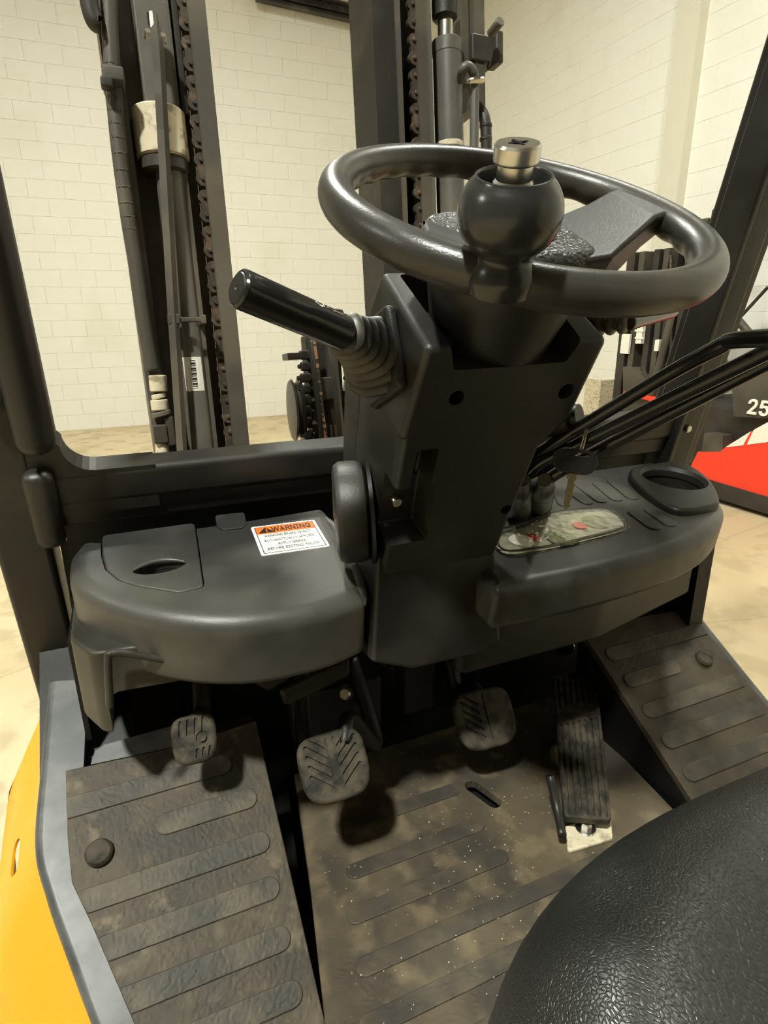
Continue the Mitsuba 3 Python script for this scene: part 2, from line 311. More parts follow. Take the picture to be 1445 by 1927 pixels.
# crumbs of grit lying on the mat
cr = []
for _ in range(210):
    x, y = rng.uniform(.15, .5), rng.uniform(.33, .60)
    if meshkit.fbm(np.array([x * 9, y * 9, 1.]), 3) < .43: continue
    s = rng.uniform(.0004, .0010); o = trimesh.creation.icosahedron(); o.apply_scale((s, s * rng.uniform(.6, 1.2), s * .7)); o.apply_translation((x, y, ZF + .0024 + s * .5)); cr.append(o)
add('grit', cat(*cr), 'worn_white', False, label='pale crumbs of grit scattered on the rubber floor mat', cat='grit', kind='stuff')
# left and right toe boards
BL = .345
def toe_board(name, outline, ribs, plug, x0, x1, lab):
    k = add(FK + name, slab(rounded(outline, .002), -.010, 0, .0015, fr=TO), 'toe_mat', 25, label=lab)
    sp = []
    for a, b, s, cap0, cap1 in ribs:
        r = .0122
        L = capsule2d((a + r, s), (b - r, s), r) if cap0 and cap1 else (np.array([(b - r + r * math.cos(t), s + r * math.sin(t)) for t in np.linspace(-1.57, 1.57, 10)] + [(lx(s + r) if x0 < 0 else a, s + r), (lx(s - r) if x0 < 0 else a, s - r)]) if cap1 else np.array([(b, s - r), (b, s + r)] + [(a + r + r * math.cos(t), s + r * math.sin(t)) for t in np.linspace(1.57, 4.71, 10)]))
        add(k + '__rib', slab(L, -.002, .0022, .0011, fr=TO), 'rib_mat', 40)
    add(k + '__plug', lathe([(.0, -.002), (.0145, -.002), (.0145, .005), (.012, .0085), (.005, .0095), (0, .0095)], TO(*plug, 0), TO.R[2], 24), 'rubber')
    side = np.array([(.41, ZF - .026), (.41, ZF - .002), (.41 + BL * math.cos(TA), ZF - .002 + BL * math.sin(TA)), (.41 + BL * math.cos(TA), ZF - .026)])
    add(k + '__support', slab(side, x0, x1, 0, fr=Fr((0, 0, -.009), (0, 1, 0), (0, 0, 1))), 'plastic_dark', False)
ED = [toe(123, 1450), toe(127, 1579), toe(135, 1661), toe(171, 1737), toe(250, 1921), (-.045, -.02)]
lo = ED + [(.101, -.02), (.101, 0.03), (.101, run(.69)), toe(331, 1405)]
py = [.651, .609, .564, .522, .4795, .437]
s_ = [run(y) for y in py]
lx = lambda s: float(np.interp(s, [e[1] for e in ED[::-1]], [e[0] for e in ED[::-1]])) + .001
toe_board('toe_board', lo, [(lx(s_[0]), .06, s_[0], False, True), (-.036, .082, s_[1], True, True)] + [(lx(s), .086, s, False, True) for s in s_[2:]], toe(187, 1606), -.10, .10,
          'ribbed rubber toe board at the left, with muddy marks')
ro = [(.66, .04), (.655, run(.703)), toe(1295, 1145), toe(1445, 1330), (.905, .04)]
toe_board('toe_board', ro, [(.672, .893, s_[0], True, False), (.674, .792, s_[1], True, True)] + [(.672, .885, s, True, False) for s in s_[2:5]], toe(1323, 1241), .66, .905,
          'ribbed rubber toe board at the right, half in shadow')
# edge frame steel, left: strip over toe plane with a rounded turned-down outer side
def strip(outer, inner, name, mat_='edge_steel', lab=None, drop=.034):
    o, i = spline(outer, 6), spline(inner, 6); n = len(o)
    secs = []
    for k in range(n):
        a, b = np.array(o[k]), np.array(i[min(k, len(i) - 1)]); d = (a - b) / np.linalg.norm(a - b); w = np.linalg.norm(a - b)
        pr = [(w, 0)] + [(.012 - .012 * math.sin(t), -.012 + .012 * math.cos(t)) for t in np.linspace(0, 1.57, 7)] + [(0, -drop), (.004, -drop), (w, -.012)]
        secs.append([TO(*(a - d * u), h - .0015) for u, h in pr])
    S = np.array(secs); m = S.shape[1]; V = S.reshape(-1, 3); F = []
    for k in range(n - 1):
        for j in range(m):
            a, b = k * m + j, k * m + (j + 1) % m; F += [(a, b, b + m), (a, b + m, a + m)]
    for j in range(1, m - 1): F += [(0, j + 1, j), ((n - 1) * m, (n - 1) * m + j, (n - 1) * m + j + 1)]
    t = trimesh.Trimesh(V, np.array(F), process=True); t.fix_normals()
    return add(FK + name, t, mat_, 40, label=lab)
so = [toe(x, y) for x, y in [(88, 1282), (75, 1420), (61, 1585), (83, 1690), (121, 1800), (168, 1927), (215, 2040)]]
si = [toe(x, y) for x, y in [(162, 1277), (157, 1436), (140, 1580), (152, 1680), (196, 1780), (262, 1927), (318, 2040)]]
strip(so, si, 'edge_strip', lab='worn grey steel edge strip beside the left toe board')
ro_ = [toe(x, y) for x, y in [(1268, 1090), (1305, 1135), (1380, 1228), (1500, 1375)]]; ri_ = [toe(x, y) for x, y in [(1244, 1092), (1278, 1137), (1350, 1232), (1468, 1380)]]
strip(ro_, ri_, 'edge_strip', lab='grey steel edge strip beside the right toe board')
# grey plate behind the left toe board
pp = np.array([toe(170, 1437), toe(178, 1412), toe(195, 1400), toe(330, 1362), toe(345, 1400)]); add(FK + 'kick_plate', slab(pp, -.008, -.003, 0, fr=TO), 'edge_steel', False, label='pale grey steel plate edge above the left toe board')
add(FK + 'side_plate', box(.868, .90, .66, .88, -.56, -.36), 'plastic_dark', False)
add(FK + 'under_plate', slab(np.array([(-.16, run(.60)), (-.05, run(.60)), (-.05, run(.87)), (-.16, run(.87))]), -.035, -.025, 0, fr=TO), 'plastic_dark', False)
# yellow fender: falls outwards from the strip's outer edge
fo = spline(so, 8); V = []
for k, q in enumerate(fo):
    top = TO(q[0] + .004, q[1], -.018); t = k / (len(fo) - 1)
    out = .085 + .055 * t
    rowp = [(0, 0), (.005, -.012), (.013, -.03), (.026, -.055), (.040, -.08), (.072, -.14), (out, -.24), (out * 1.2, -.40)]
    V.append([top + np.array([-u, -.02 * (-h / .4), h]) for u, h in rowp])
V = np.array(V); n, m = V.shape[:2]
def sheet(V, th):
    n, m = V.shape[:2]; du = np.gradient(V, axis=0); dv = np.gradient(V, axis=1); N = np.cross(du, dv); N /= np.linalg.norm(N, axis=2)[..., None] + 1e-12
    A = np.vstack([V.reshape(-1, 3), (V - N * th).reshape(-1, 3)]); F = []; o = n * m
    for i in range(n - 1):
        for j in range(m - 1):
            a, b, c, d = i * m + j, (i + 1) * m + j, (i + 1) * m + j + 1, i * m + j + 1
            F += [(a, b, c), (a, c, d), (o + a, o + c, o + b), (o + a, o + d, o + c)]
    loop = [i * m for i in range(n)] + [(n - 1) * m + j for j in range(1, m)] + [i * m + m - 1 for i in range(n - 2, -1, -1)] + [j for j in range(m - 2, 0, -1)]
    for a, b in zip(loop, loop[1:] + loop[:1]): F += [(a, o + a, o + b), (a, o + b, b)]
    t = trimesh.Trimesh(A, np.array(F), process=True); t.fix_normals(); return t
fen = sheet(V, .003)
# oval slot through the fender skin
def _px(p): c = MW.T @ p; return np.array([CX + FPX * c[0] / c[2], CY + FPX * c[1] / c[2]])
i0, j0 = min(((i, j) for i in range(3, n - 3) for j in range(2, m - 2)), key=lambda a: np.linalg.norm(_px(V[a]) - (24, 1615)))
cs = V[i0, j0]; tdir = V[i0 + 2, j0] - V[i0 - 2, j0]; odir = V[i0, j0 + 1] - V[i0, j0 - 1]; fsl = Fr(cs, tdir, odir)
try:
    fen2 = mf(fen) - mf(slab(capsule2d((-.009, 0), (.009, 0), .0115), -.05, .05, 0, fr=fsl))
    if fen2.num_tri() > 0: fen = fen2
except Exception: pass
add(FK + 'fender', fen, 'yellow_paint', 40, label='yellow painted fender beside the step')
# firewall and dark shell under the dashboard
add(FK + 'firewall', cat(box(-.11, .92, .86, .88, ZF - .03, -.28), box(-.104, -.098, .72, .88, -.50, -.36), box(-.11, .14, .855, .86, -.60, -.36)), 'plastic_dark', False)
# ------------------------------------------------------------------ front guard frame
YB = .82
LEAN = .22
GF = Fr((0, YB, -.25), (1, 0, 0), (0, 1, LEAN), None)        # x, forward, up the leaning legs
gz = GF.R[2]
def gx(x, y, d=0.): h = GF.hit(x, y, 1, d); return h[0], h[2]
lx_in = gx(108, 790)[0]; lx_out = gx(0, 1075)[0]
rx_in = gx(1256, 838)[0]; rx_out = gx(1292, 838)[0]
bz = gx(400, 864)[1]
def guard(name, x0, x1, z0, z1, lab):
    k = add(FK + name, rbox(x0, x1, .0, .075, z0, z1, .008, 10, GF), 'frame_black', 40, label=lab); return k
pl = guard('guard_pillar', lx_out, lx_out + .062, -.33, 1.3, 'leaning black pillar of the overhead guard at the left')
pr = guard('guard_pillar', rx_in + .012, rx_out + .02, -.33, 1.3, 'leaning black pillar of the overhead guard at the right')
# inner windscreen frame: rounded post ending above the bar, weld bracket, corner gusset, bar
add(pl + '__trim_post', rbox(lx_in - .046, lx_in - .004, -.035, .02, bz + .035, 1.3, .017, 12, GF), 'plastic_gloss' if False else 'frame_black', 40)
add(pl + '__weld_bracket', rbox(lx_in - .05, lx_in - .016, -.022, .01, bz - .095, bz + .01, .012, 10, GF), 'frame_black', 40)
fil = [(lx_out + .05, bz + .09)] + [(lx_in - .004 + .035 - .035 * math.cos(t), bz + .035 - .035 * math.sin(t)) for t in np.linspace(0, 1.57, 8)] + [(lx_in + .1, bz), (lx_in + .1, bz - .06), (lx_out + .05, bz - .06)]
add(pl + '__corner_gusset', slab(np.array(fil), -.001, .04, 0, fr=Fr(GF(0, .041, 0), (1, 0, 0), gz)), 'frame_black', False)
eye = Fr(GF(*[lx_out + .040, 0, gx(20, 740)[1]]), (1, 0, 0), gz)
add(pl + '__mounting_eye', lathe([(.006, 0), (.016, 0), (.019, .004), (.018, .012), (.010, .014), (.008, .006), (0, .006)], eye(0, 0, .0), -GF.R[1], 24), 'frame_black')
add(pr + '__bolt', cyl(GF(rx_in + .035, .002, bz - .03), GF(rx_in + .035, -.008, bz - .03), .007, 12), 'steel')
add(pr + '__side_flange', rbox(rx_out + .02, rx_out + .046, .012, .085, -.3, 1.3, .004, 8, GF), 'mast_paint', 40)
add(pr + '__inner_flange', rbox(rx_in, rx_in + .014, -.012, .05, -.3, 1.3, .004, 8, GF), 'frame_black', 40)
cb = add(FK + 'guard_crossbar', rbox(lx_out + .03, rx_in + .03, .0, .045, bz - .05, bz, .010, 10, GF), 'frame_black', 40, label='black lower crossbar of the front guard')
add(cb + '__recess_strip', rbox(lx_out + .03, rx_in + .03, .006, .04, bz - .078, bz - .045, .004, 8, GF), 'frame_black', 40)
add(FK + 'front_panel', box(-.10, .92, .028, .045, -.62, bz - .06, GF), 'plastic_dark', False)
# ------------------------------------------------------------------ dashboard
KD = 1.3
DT = math.radians(8); DA = Fr((0, .41 * KD, -.222 * KD), (1, 0, 0), (0, math.cos(DT), math.sin(DT)))
def dp(x, y): return DA.hit(x, y, 2, 0.)[:2]
# left half
lo = [dp(*p) for p in [(128, 1040), (130, 1085), (180, 1122), (300, 1160), (450, 1170), (600, 1147), (688, 1116), (676, 1062), (622, 962), (606, 946)]] + [dp(660, 944) * np.array([0, 1]) + [dp(606, 946)[0], 0], dp(190, 1011), dp(150, 1014)]
lp = np.array(lo[:7]); curve = spline(lp, 8)
poly = rounded(np.vstack([curve, lo[7:9], lo[10:]]), .006, 160)
up = mf(slab(poly, -.085, 0, .020, .010, fr=WORLD, seg=6))
# pocket under the lid's finger slot, drop for the lid itself
lens = lambda c, d, w, h: np.array([(c[0] + d[0] * w * math.cos(t) - d[1] * h * math.sin(t) * abs(math.sin(t)) ** .3, c[1] + d[1] * w * math.cos(t) + d[0] * h * math.sin(t) * abs(math.sin(t)) ** .3) for t in np.linspace(0, 2 * math.pi, 32, endpoint=False)])
fc = (dp(250, 1078) + dp(350, 1061)) / 2; fd = dp(350, 1061) - dp(250, 1078); fw = np.linalg.norm(fd) / 2; fd = fd / np.linalg.norm(fd)
LID = [dp(*p) for p in [(192, 1008), (192, 1045), (200, 1072), (225, 1092), (262, 1103), (338, 1115), (383, 1105), (366, 984)]]
lidp = rounded(np.array(LID), .006, 90)
lidh = rounded(offs(lidp if np.sum(lidp[:, 0] * np.roll(lidp[:, 1], -1) - lidp[:, 1] * np.roll(lidp[:, 0], -1)) > 0 else lidp[::-1], -.0014), 0, 90)
up = up - mf(slab(lidh, -.008, .02, 0)) - mf(slab(lens(fc, fd, fw, .013), -.035, .02, 0))
k = add(FK + 'dashboard', DA.m(up), 'plastic_dash', 30, label='left half of the dashboard in dusty black plastic')
lid = mf(slab(lidp, -.0085, .0008, .0022)) - mf(slab(lens(fc, fd, fw, .0125), -.05, .02, 0))
add(k + '__lid', DA.m(lid), 'plastic_dash', 30, label='storage lid with a lens-shaped finger slot')
brow = np.array([DA(*(fc + fd * u * fw + np.array([-fd[1], fd[0]]) * (.0135 * (1 - u * u) ** .8 + .001)), .0012) for u in np.linspace(-.98, .98, 24)])
add(k + '__lid_brow', tube(brow, .0036 * np.sqrt(np.clip(1 - np.linspace(-.98, .98, 24) ** 2, .02, 1)) + .0004, 10), 'plastic_dash', 60)
tabp = rounded(np.array([dp(405, 972), dp(408, 992), dp(418, 999), dp(455, 996), dp(464, 988), dp(460, 966)]), .005, 40)
add(k + '__cover_tab', slab(tabp, -.002, .0022, .001, fr=DA), 'plastic_dash', 40)
rim = np.array([DA(*(np.array(dp(*p))), h) for p, h in [((612, 972), -.005), ((630, 990), -.0045), ((652, 1025), -.0045), ((672, 1068), -.006), ((680, 1102), -.012), ((682, 1112), -.020)]])
add(k + '__raised_edge', tube(spline(rim, 5), .0078 * np.sin(np.linspace(.35, math.pi - .35, 26)) ** .5, 12), 'plastic_dash', 60)
# lower body of the left half with an open recess
FB = Fr((0, 0, 0), (1, 0, 0), (0, 1, 0))
zb0, zb1 = -.425, -.345
yl = .60
def ly(x, y, Y=yl): return aty(x, y, Y)
lw = rounded(np.array([(-.095, .84), (-.092, .66), (-.07, .615), (.10, .60), (.15, .60), (.15, .84)]), .012, 120)
low = mf(slab(lw, zb0, zb1 + .02, .004, .004)) - mf(rbox(-.062, .20, .5, .95, -.60, -.375, .012, 8))
add(k + '__lower_panel', low, 'plastic_panel', 30)
add(k + '__lower_panel_lip', tube(spline([aty(x, y, .595) for x, y in [(207, 1330), (203, 1240), (210, 1230), (240, 1230), (330, 1245), (400, 1258), (450, 1270)]], 5), .004, 8), 'plastic_panel', 60)
add(k + '__apron', hull([aty(*p, Y) for Y in (.62, .72) for p in [(440, 1250), (510, 1275), (660, 1195), (690, 1150), (470, 1210), (505, 1290)]], .006, 8), 'plastic', 30)
# right half
ro = [dp(*p) for p in [(934, 1107), (1100, 1077), (1250, 1037), (1320, 1008), (1352, 985), (1367, 958), (1352, 935)]] + [dp(1292, 880), dp(1240, 874), dp(1010, 893) * np.array([0, 1]) + np.array([dp(934, 1107)[0], 0])]
ro[-2] = np.array([ro[-2][0], max(ro[-2][1], ro[-1][1])]); yb_ = ro[-2][1]; ro[-1] = np.array([ro[-1][0], yb_]); 
curve = spline(np.array(ro[:8]), 8)
polyr = rounded(np.vstack([curve, ro[8:]]), .006, 160)
upr = mf(slab(polyr, -.062, 0, .018, .012, seg=6))
cc = np.mean([dp(1205, 905), dp(1325, 925), dp(1262, 886), dp(1268, 930)], axis=0)
circ = lambda c, r, n=48: np.array([(c[0] + r * math.cos(t), c[1] + r * math.sin(t)) for t in np.linspace(0, 2 * math.pi, n, endpoint=False)])
upr = upr - mf(slab(circ(cc, .0535), -.062, .05, 0))
k2 = add(FK + 'dashboard', DA.m(upr), 'plastic_dash', 30, label='right half of the dashboard in dusty black plastic')
CPX = [(1183, 897), (1190, 884), (1225, 878), (1265, 872), (1300, 882), (1335, 908), (1353, 945), (1340, 957), (1285, 965), (1250, 955), (1215, 932), (1193, 912)]
def dph(x, y, h): return DA.hit(x, y, 2, h)[:2]
colp = rounded(spline(np.array([dph(*p, .006) for p in CPX]), 6, True), 0, 90)
col = mf(slab(colp, -.004, .012, .006, 0)) - mf(lathe([(0, -.05), (.046, -.05), (.048, .006), (.0535, .014), (.056, .03), (0, .03)], (cc[0], cc[1], 0), (0, 0, 1), 48))
add(k2 + '__cup_holder', DA.m(col), 'plastic', 30, label='round cup holder with raised collar')
well = lathe([(.0535, -.002), (.0535, -.06), (0, -.06), (0, -.0585), (.050, -.0585), (.050, -.002)], (cc[0], cc[1], 0), (0, 0, 1), 40, loop=True)
add(k2 + '__cup_well', DA.m(well), 'plastic', 30)
for (a, b) in [((1046, 916), (1062, 950)), ((1068, 920), (1105, 946)), ((1090, 912), (1131, 943)), ((1124, 910), (1160, 940)), ((1152, 906), (1190, 937)), ((1192, 965), (1231, 993)), ((1222, 960), (1261, 987))]:
    a, b = dp(*a), dp(*b); d = (b - a) / np.linalg.norm(b - a); r = .0105
    add(k2 + '__embossed_pill', slab(capsule2d(a + d * r * .3, b - d * r * .3, r), -.002, .002, .0012, fr=DA), 'plastic_dash', 40)
lwr = rounded(np.array([(.36, .60), (.60, .60), (.86, .66), (.86, .84), (.36, .84)]), .012, 100)
add(k2 + '__lower_panel', slab(lwr, -.46, -.36, .004, .006), 'plastic', 30)
# instrument window: gauges under a crinkled clear lens
IW = [(928, 1012), (940, 1000), (985, 990), (1030, 970), (1080, 963), (1135, 961), (1165, 973), (1184, 996), (1165, 1005), (1100, 1022), (1030, 1038), (965, 1047), (940, 1042), (928, 1028)]
iwp = rounded(spline(np.array([dp(*p) for p in IW]), 5, True), 0, 100)
iwi = offs(iwp, .006)
add(k2 + '__gauge_panel', slab(iwi, -.002, .0012, .0005, fr=DA), 'gauge_face', False, label='instrument panel under the clear lens')
rimw = mf(slab(iwp, -.003, .006, .002)) - mf(slab(iwi, -.02, .02, 0))
add(k2 + '__lens_rim', DA.m(rimw), 'crumple', 30)
nx, ny = 34, 20; gmin, gmax = iwi.min(0), iwi.max(0); P = Polygon(iwi)
gx_, gy_ = np.meshgrid(np.linspace(gmin[0], gmax[0], 60), np.linspace(gmin[1], gmax[1], 40), indexing='ij')
pts = np.stack([gx_, gy_], -1)
lens_left = np.clip(1 - (pts[..., 0] - gmin[0]) / (gmax[0] - gmin[0]) * 2.2, 0, 1)
hz = .0058 + (meshkit.noise(np.stack([pts[..., 0] * 190, pts[..., 1] * 190, 0 * pts[..., 0]], -1)) - .5) * (.0010 + .012 * lens_left ** .6)
V = np.concatenate([pts, hz[..., None]], -1).reshape(-1, 3); F = []
for i in range(59):
    for j in range(39):
        q = [(i, j), (i + 1, j), (i + 1, j + 1), (i, j + 1)]
        if all(P.contains(Point(pts[a])) for a in q): a, b, c, d = (u * 40 + v for u, v in q); F += [(a, b, c), (a, c, d)]
lm = trimesh.Trimesh(V, np.array(F), process=False); lm.remove_unreferenced_vertices()
add(k2 + '__lens', DA.m(lm), 'lens', 18)
for (x, y, r, mt) in [(1003, 1014, .010, 'gauge_red'), (1090, 992, .010, 'gauge_red'), (1055, 1015, .021, 'gauge_green'), (1120, 985, .020, 'gauge_green'), (980, 1020, .016, 'label_white'), (1150, 985, .014, 'gauge_face')]:
    add(k2 + '__gauge', slab(circ(dp(x, y), r, 28), .0012, .003, .0006, fr=DA), mt, 40)
# warning label with its print
lc = [dp(*p) for p in [(476, 993), (598, 978), (613, 1030), (488, 1048)]]; lcn = np.mean(lc, axis=0)
ex = (lc[1] - lc[0] + lc[2] - lc[3]); ex /= np.linalg.norm(ex); ey = np.array([-ex[1], ex[0]])
lwid = (np.linalg.norm(lc[1] - lc[0]) + np.linalg.norm(lc[2] - lc[3])) / 2; lhei = abs((lc[1] + lc[0] - lc[2] - lc[3]) @ ey) / 2
LF = Fr(DA(lcn[0], lcn[1], .0006), DA.R[0] * ex[0] + DA.R[1] * ex[1], DA.R[0] * ey[0] + DA.R[1] * ey[1])
W2, H2 = lwid / 2, lhei / 2
rect = lambda a, b, c, d: np.array([(a, c), (b, c), (b, d), (a, d)])
kl = k + '__warning_label'
add(kl, slab(rounded(rect(-W2, W2, -H2, H2), .003), -.0008, .0004, 0, fr=LF), 'label_white', False, label='white and orange WARNING label about the parking brake')
bm = .0045
fr_ = m3.CrossSection([rect(-W2 + bm - .001, W2 - bm + .001, -H2 + bm - .001, H2 - bm + .001)]) - m3.CrossSection([rect(-W2 + bm, W2 - bm, -H2 + bm, H2 - bm)])
add(k + '__label_border', LF.m(m3.Manifold.extrude(fr_, .0003).translate([0, 0, .0004])), 'ink', False)
hy0 = H2 - bm - (H2 * 2) * .25
add(k + '__label_header', slab(rect(-W2 + bm, W2 - bm, hy0, H2 - bm), .0003, .0007, 0, fr=LF), 'label_orange', False)
hh = H2 * 2 * .25
tri = np.array([(-W2 * .60 - hh * .55, hy0 + hh * .12), (-W2 * .60 + hh * .55, hy0 + hh * .12), (-W2 * .60, hy0 + hh * .9)])
add(k + '__label_symbol', slab(tri, .0007, .001, 0, fr=LF), 'ink', False)
add(k + '__label_symbol_mark', text('!', hh * .45, .0003, LF(-W2 * .60 - hh * .06, hy0 + hh * .2, .001), LF.R[0], LF.R[1]), 'label_orange', False)
add(k + '__label_lettering', text('WARNING', hh * .62, .0004, LF(-W2 * .43, hy0 + hh * .19, .0007), LF.R[0], LF.R[1], W2 * 1.22), 'ink', False)
for t, yy, wd in (('PARKING BRAKE IS NOT', .50, 1.42), ('AUTOMATICALLY APPLIED.', .345, 1.55), ('APPLY BRAKE', .20, .85), ('BEFORE EXITING TRUCK', .06, 1.55)):
    bh = hy0 - (-H2 + bm)
    add(k + '__label_lettering', text(t, bh * .125, .0004, LF(-W2 * wd / 2, -H2 + bm + bh * (yy / .62) * .98 + bh * .02, .0004), LF.R[0], LF.R[1], W2 * wd), 'ink_grey', False)
# ------------------------------------------------------------------ steering column
_n = np.array([math.sin(-.03329), -math.sin(.45788) * math.cos(.03329), math.cos(.45788) * math.cos(.03329)])
_u = np.array([1., 0, 0]) - _n * _n[0]
WC = np.array([.37522788, .53746452, .09492537]) / 1.2; WR = .15; WT = .0138
WF = Fr(WC, _u, np.cross(_n, _u))                      # steering wheel frame: right, forward, up the column
BF = -.055
hs = lambda pts, r, seg=10: m3.Manifold.batch_hull([m3.Manifold.sphere(r, seg).translate(list(map(float, p))) for p in pts])
r = .007
def front(b, pad=0): return [(-.093 + r, b, -.083 - r), (.092 - r, b, -.083 - r), (-.100 + r, b, -.176 + r), (.084 - r, b, -.185 + r)]
hous = hs([(-.092 + r, BF + r, -.083 - r), (.092 - r, BF + r, -.085 - r), (-.099 + r, BF + r, -.178 + r), (.086 - r, BF + r, -.178 + r), (.055, BF + r, -.2),
           (-.090 + r, .062 - r, -.070 - r), (.090 - r, .062 - r, -.070 - r), (-.094 + r, .085, -.178 + r), (.086 - r, .085, -.178 + r)], r, 14)
sad = m3.Manifold.batch_hull([m3.Manifold.sphere(.004, 8).translate(list(p)) for p in [(-.060, -.2, -.099), (.050, -.2, -.101), (-.076, -.2, -.05), (.072, -.2, -.05), (-.060, .05, -.104), (.050, .05, -.104), (-.076, .05, -.05), (.072, .05, -.05)]])
sad2 = mf(lathe([(0, -.16), (.052, -.16), (.050, -.104), (.050, -.05), (0, -.05)], (0, .012, 0), (0, 0, 1), 40))
hous = hous - sad - sad2
for a, c, rr in ((-.053, -.134, .0075), (.066, -.139, .0085)): hous = hous - mf(lathe([(0, -.02), (rr, -.02), (rr, .02), (0, .02)], (a, BF, c), (0, 1, 0), 20))
kc = add(FK + 'steering_column', WF.m(hous), 'plastic', 30, label='angular black plastic steering column shroud under the wheel')
for a, c, rr in ((-.053, -.134, .0072), (.066, -.139, .0082)): add(kc + '__screw_recess', cyl(WF(a, BF + .014, c), WF(a, BF + .02, c), rr, 18), 'hole_dark')
add(kc + '__inner_collar', WF.m(lathe([(0, -.15), (.050, -.15), (.053, -.10), (.051, -.098), (0, -.098)], (0, 0, 0), (0, 0, 1), 40)), 'plastic_dark', 40)
# trunk below the housing
r = .006
trunk = hs([(-.097 + r, BF + .006, -.17), (.062 - r, BF + .006, -.17), (-.092 + r, BF + .004, -.372), (.054 - r, BF + .004, -.372), (-.097 + r, .075, -.17), (.062 - r, .075, -.17), (-.092 + r, .075, -.40), (.054 - r, .075, -.40)], r, 12)
pock = m3.Manifold.batch_hull([m3.Manifold.sphere(.003, 8).translate(list(p)) for p in [(-.11, -.12, -.236), (-.048, -.12, -.236), (-.11, -.12, -.318), (-.034, -.12, -.326), (-.11, -.030, -.236), (-.060, -.030, -.236), (-.11, -.030, -.302), (-.056, -.030, -.302)]])
pock2 = m3.Manifold.batch_hull([m3.Manifold.sphere(.002, 8).translate(list(p)) for p in [(-.079, -.12, -.190), (-.060, -.12, -.190), (-.079, -.12, -.24), (-.060, -.12, -.24), (-.079, -.025, -.190), (-.060, -.025, -.190), (-.079, -.025, -.24), (-.060, -.025, -.24)]])
hole = mf(lathe([(0, -.03), (.007, -.03), (.007, .03), (0, .03)], (.046, BF, -.288), (0, 1, 0), 18))
trunk = trunk - pock - pock2 - hole
add(kc + '__trunk', WF.m(trunk), 'plastic', 30)
add(kc + '__screw', WF.m(lathe([(0, -.004), (.0062, -.004), (.0062, .001), (.005, .003), (.002, .003), (.0015, .001), (0, .001)], (-.079, -.032, -.272), (0, -1, 0), 20)), 'steel', 40)
add(kc + '__rear_cover', WF.m(hs([(-.094, .06, -.12), (.08, .06, -.12), (-.096, .095, -.18), (.06, .095, -.18), (-.092, .082, -.30), (.05, .082, -.30), (-.088, .05, -.40), (.05, .05, -.40)], .005, 10)), 'plastic', 30)
# lower cover, near vertical
yc = .562
lcp = [aty(*p, yc) for p in [(708, 1050), (926, 1042), (700, 1238), (775, 1248), (895, 1220), (936, 1198), (918, 1108)]]
lcv = hull([p + [0.004 if i in (0, 2) else (-.004 if i in (1, 5) else 0), 0, 0] for i, p in enumerate(lcp)] + [p + [0, .09, 0] for p in lcp], .006, 12)
add(kc + '__lower_cover', lcv, 'plastic', 30)
# ------------------------------------------------------------------ steering wheel
nu, nv = 220, 28
uu = np.linspace(0, 2 * math.pi, nu, endpoint=False); vv = np.linspace(0, 2 * math.pi, nv, endpoint=False)
V = []
for a in uu:
    gm = .5 + .5 * math.cos(a * 30); fl = 1.0
    for b in vv:
        low = max(0., -math.sin(b) * .8 + -math.cos(b) * .6) ** 2
        rr = WT * (1 - .11 * low * gm)
        V.append(WF((WR + rr * math.cos(b)) * math.cos(a), (WR + rr * math.cos(b)) * math.sin(a), rr * 1.05 * math.sin(b)))
F = []
for i in range(nu):
    for j in range(nv):
        a, b, c, d = i * nv + j, ((i + 1) % nu) * nv + j, ((i + 1) % nu) * nv + (j + 1) % nv, i * nv + (j + 1) % nv; F += [(a, b, c), (a, c, d)]
kw = add(FK + 'steering_wheel', trimesh.Trimesh(np.array(V), np.array(F), process=False), 'rim_rubber', True, label='black steering wheel with moulded finger grips')
SPA = math.radians(0)
for i in range(2):
    ang = SPA + i * math.radians(216); SF = Fr(WF(0, 0, 0), WF.R[0] * math.cos(ang) + WF.R[1] * math.sin(ang), WF.R[1] * math.cos(ang) - WF.R[0] * math.sin(ang))
    S = [(.0, -.012, .040, -.022, -.058, .030), (.055, -.016, .039, -.014, -.046, .030), (.095, .0, .032, -.004, -.032, .026), (.122, .012, .029, .004, -.018, .025), (.143, .020, .030, .006, -.008, .026)]
    m_ = None
    for p_, q_ in zip(S[:-1], S[1:]):
        h_ = hs([(x, bc_ + sg * w, c) for x, bc_, w, t_, b_, wb in (p_, q_) for sg, w, c in ((-1, w, t_), (1, w, t_), (-1, wb, b_), (1, wb, b_))], .004, 14); m_ = h_ if m_ is None else m_ + h_
    add(kw + '__spoke', SF.m(m_), 'plastic', 25)
add(kw + '__hub', WF.m(lathe([(0, -.145), (.050, -.145), (.056, -.10), (.066, -.060), (.068, -.035), (.062, -.024), (.05, -.021), (0, -.021)], (0, 0, 0), (0, 0, 1), 48)), 'plastic', 40)
HF = Fr(WF(-.010, -.010, -.021), WF.R[0], WF.R[1])
th = np.linspace(0, 2 * math.pi, 72, endpoint=False)
pad = np.column_stack([np.sign(np.cos(th)) * .066 * np.abs(np.cos(th)) ** .5, np.sign(np.sin(th)) * .050 * np.abs(np.sin(th)) ** .5])
add(kw + '__hub_pad', slab(pad, -.006, .0115, .008, fr=HF, seg=5), 'hub_grain', 40, label='coarse-grained centre pad of the wheel')
el = np.array([HF(.008 + .027 * math.cos(t), -.008 + .017 * math.sin(t), .0117) for t in np.linspace(0, 2 * math.pi, 40)])
add(kw + '__emblem_ring', tube(el, .0008, 6, caps=False), 'plastic_dark', True)
add(kw + '__emblem_mark', slab(capsule2d((-.008, -.004), (.004, -.006), .002), .0115, .0122, .0003, fr=Fr(HF(.008, -.012, 0), HF.R[0], HF.R[1])), 'plastic_dark', False)
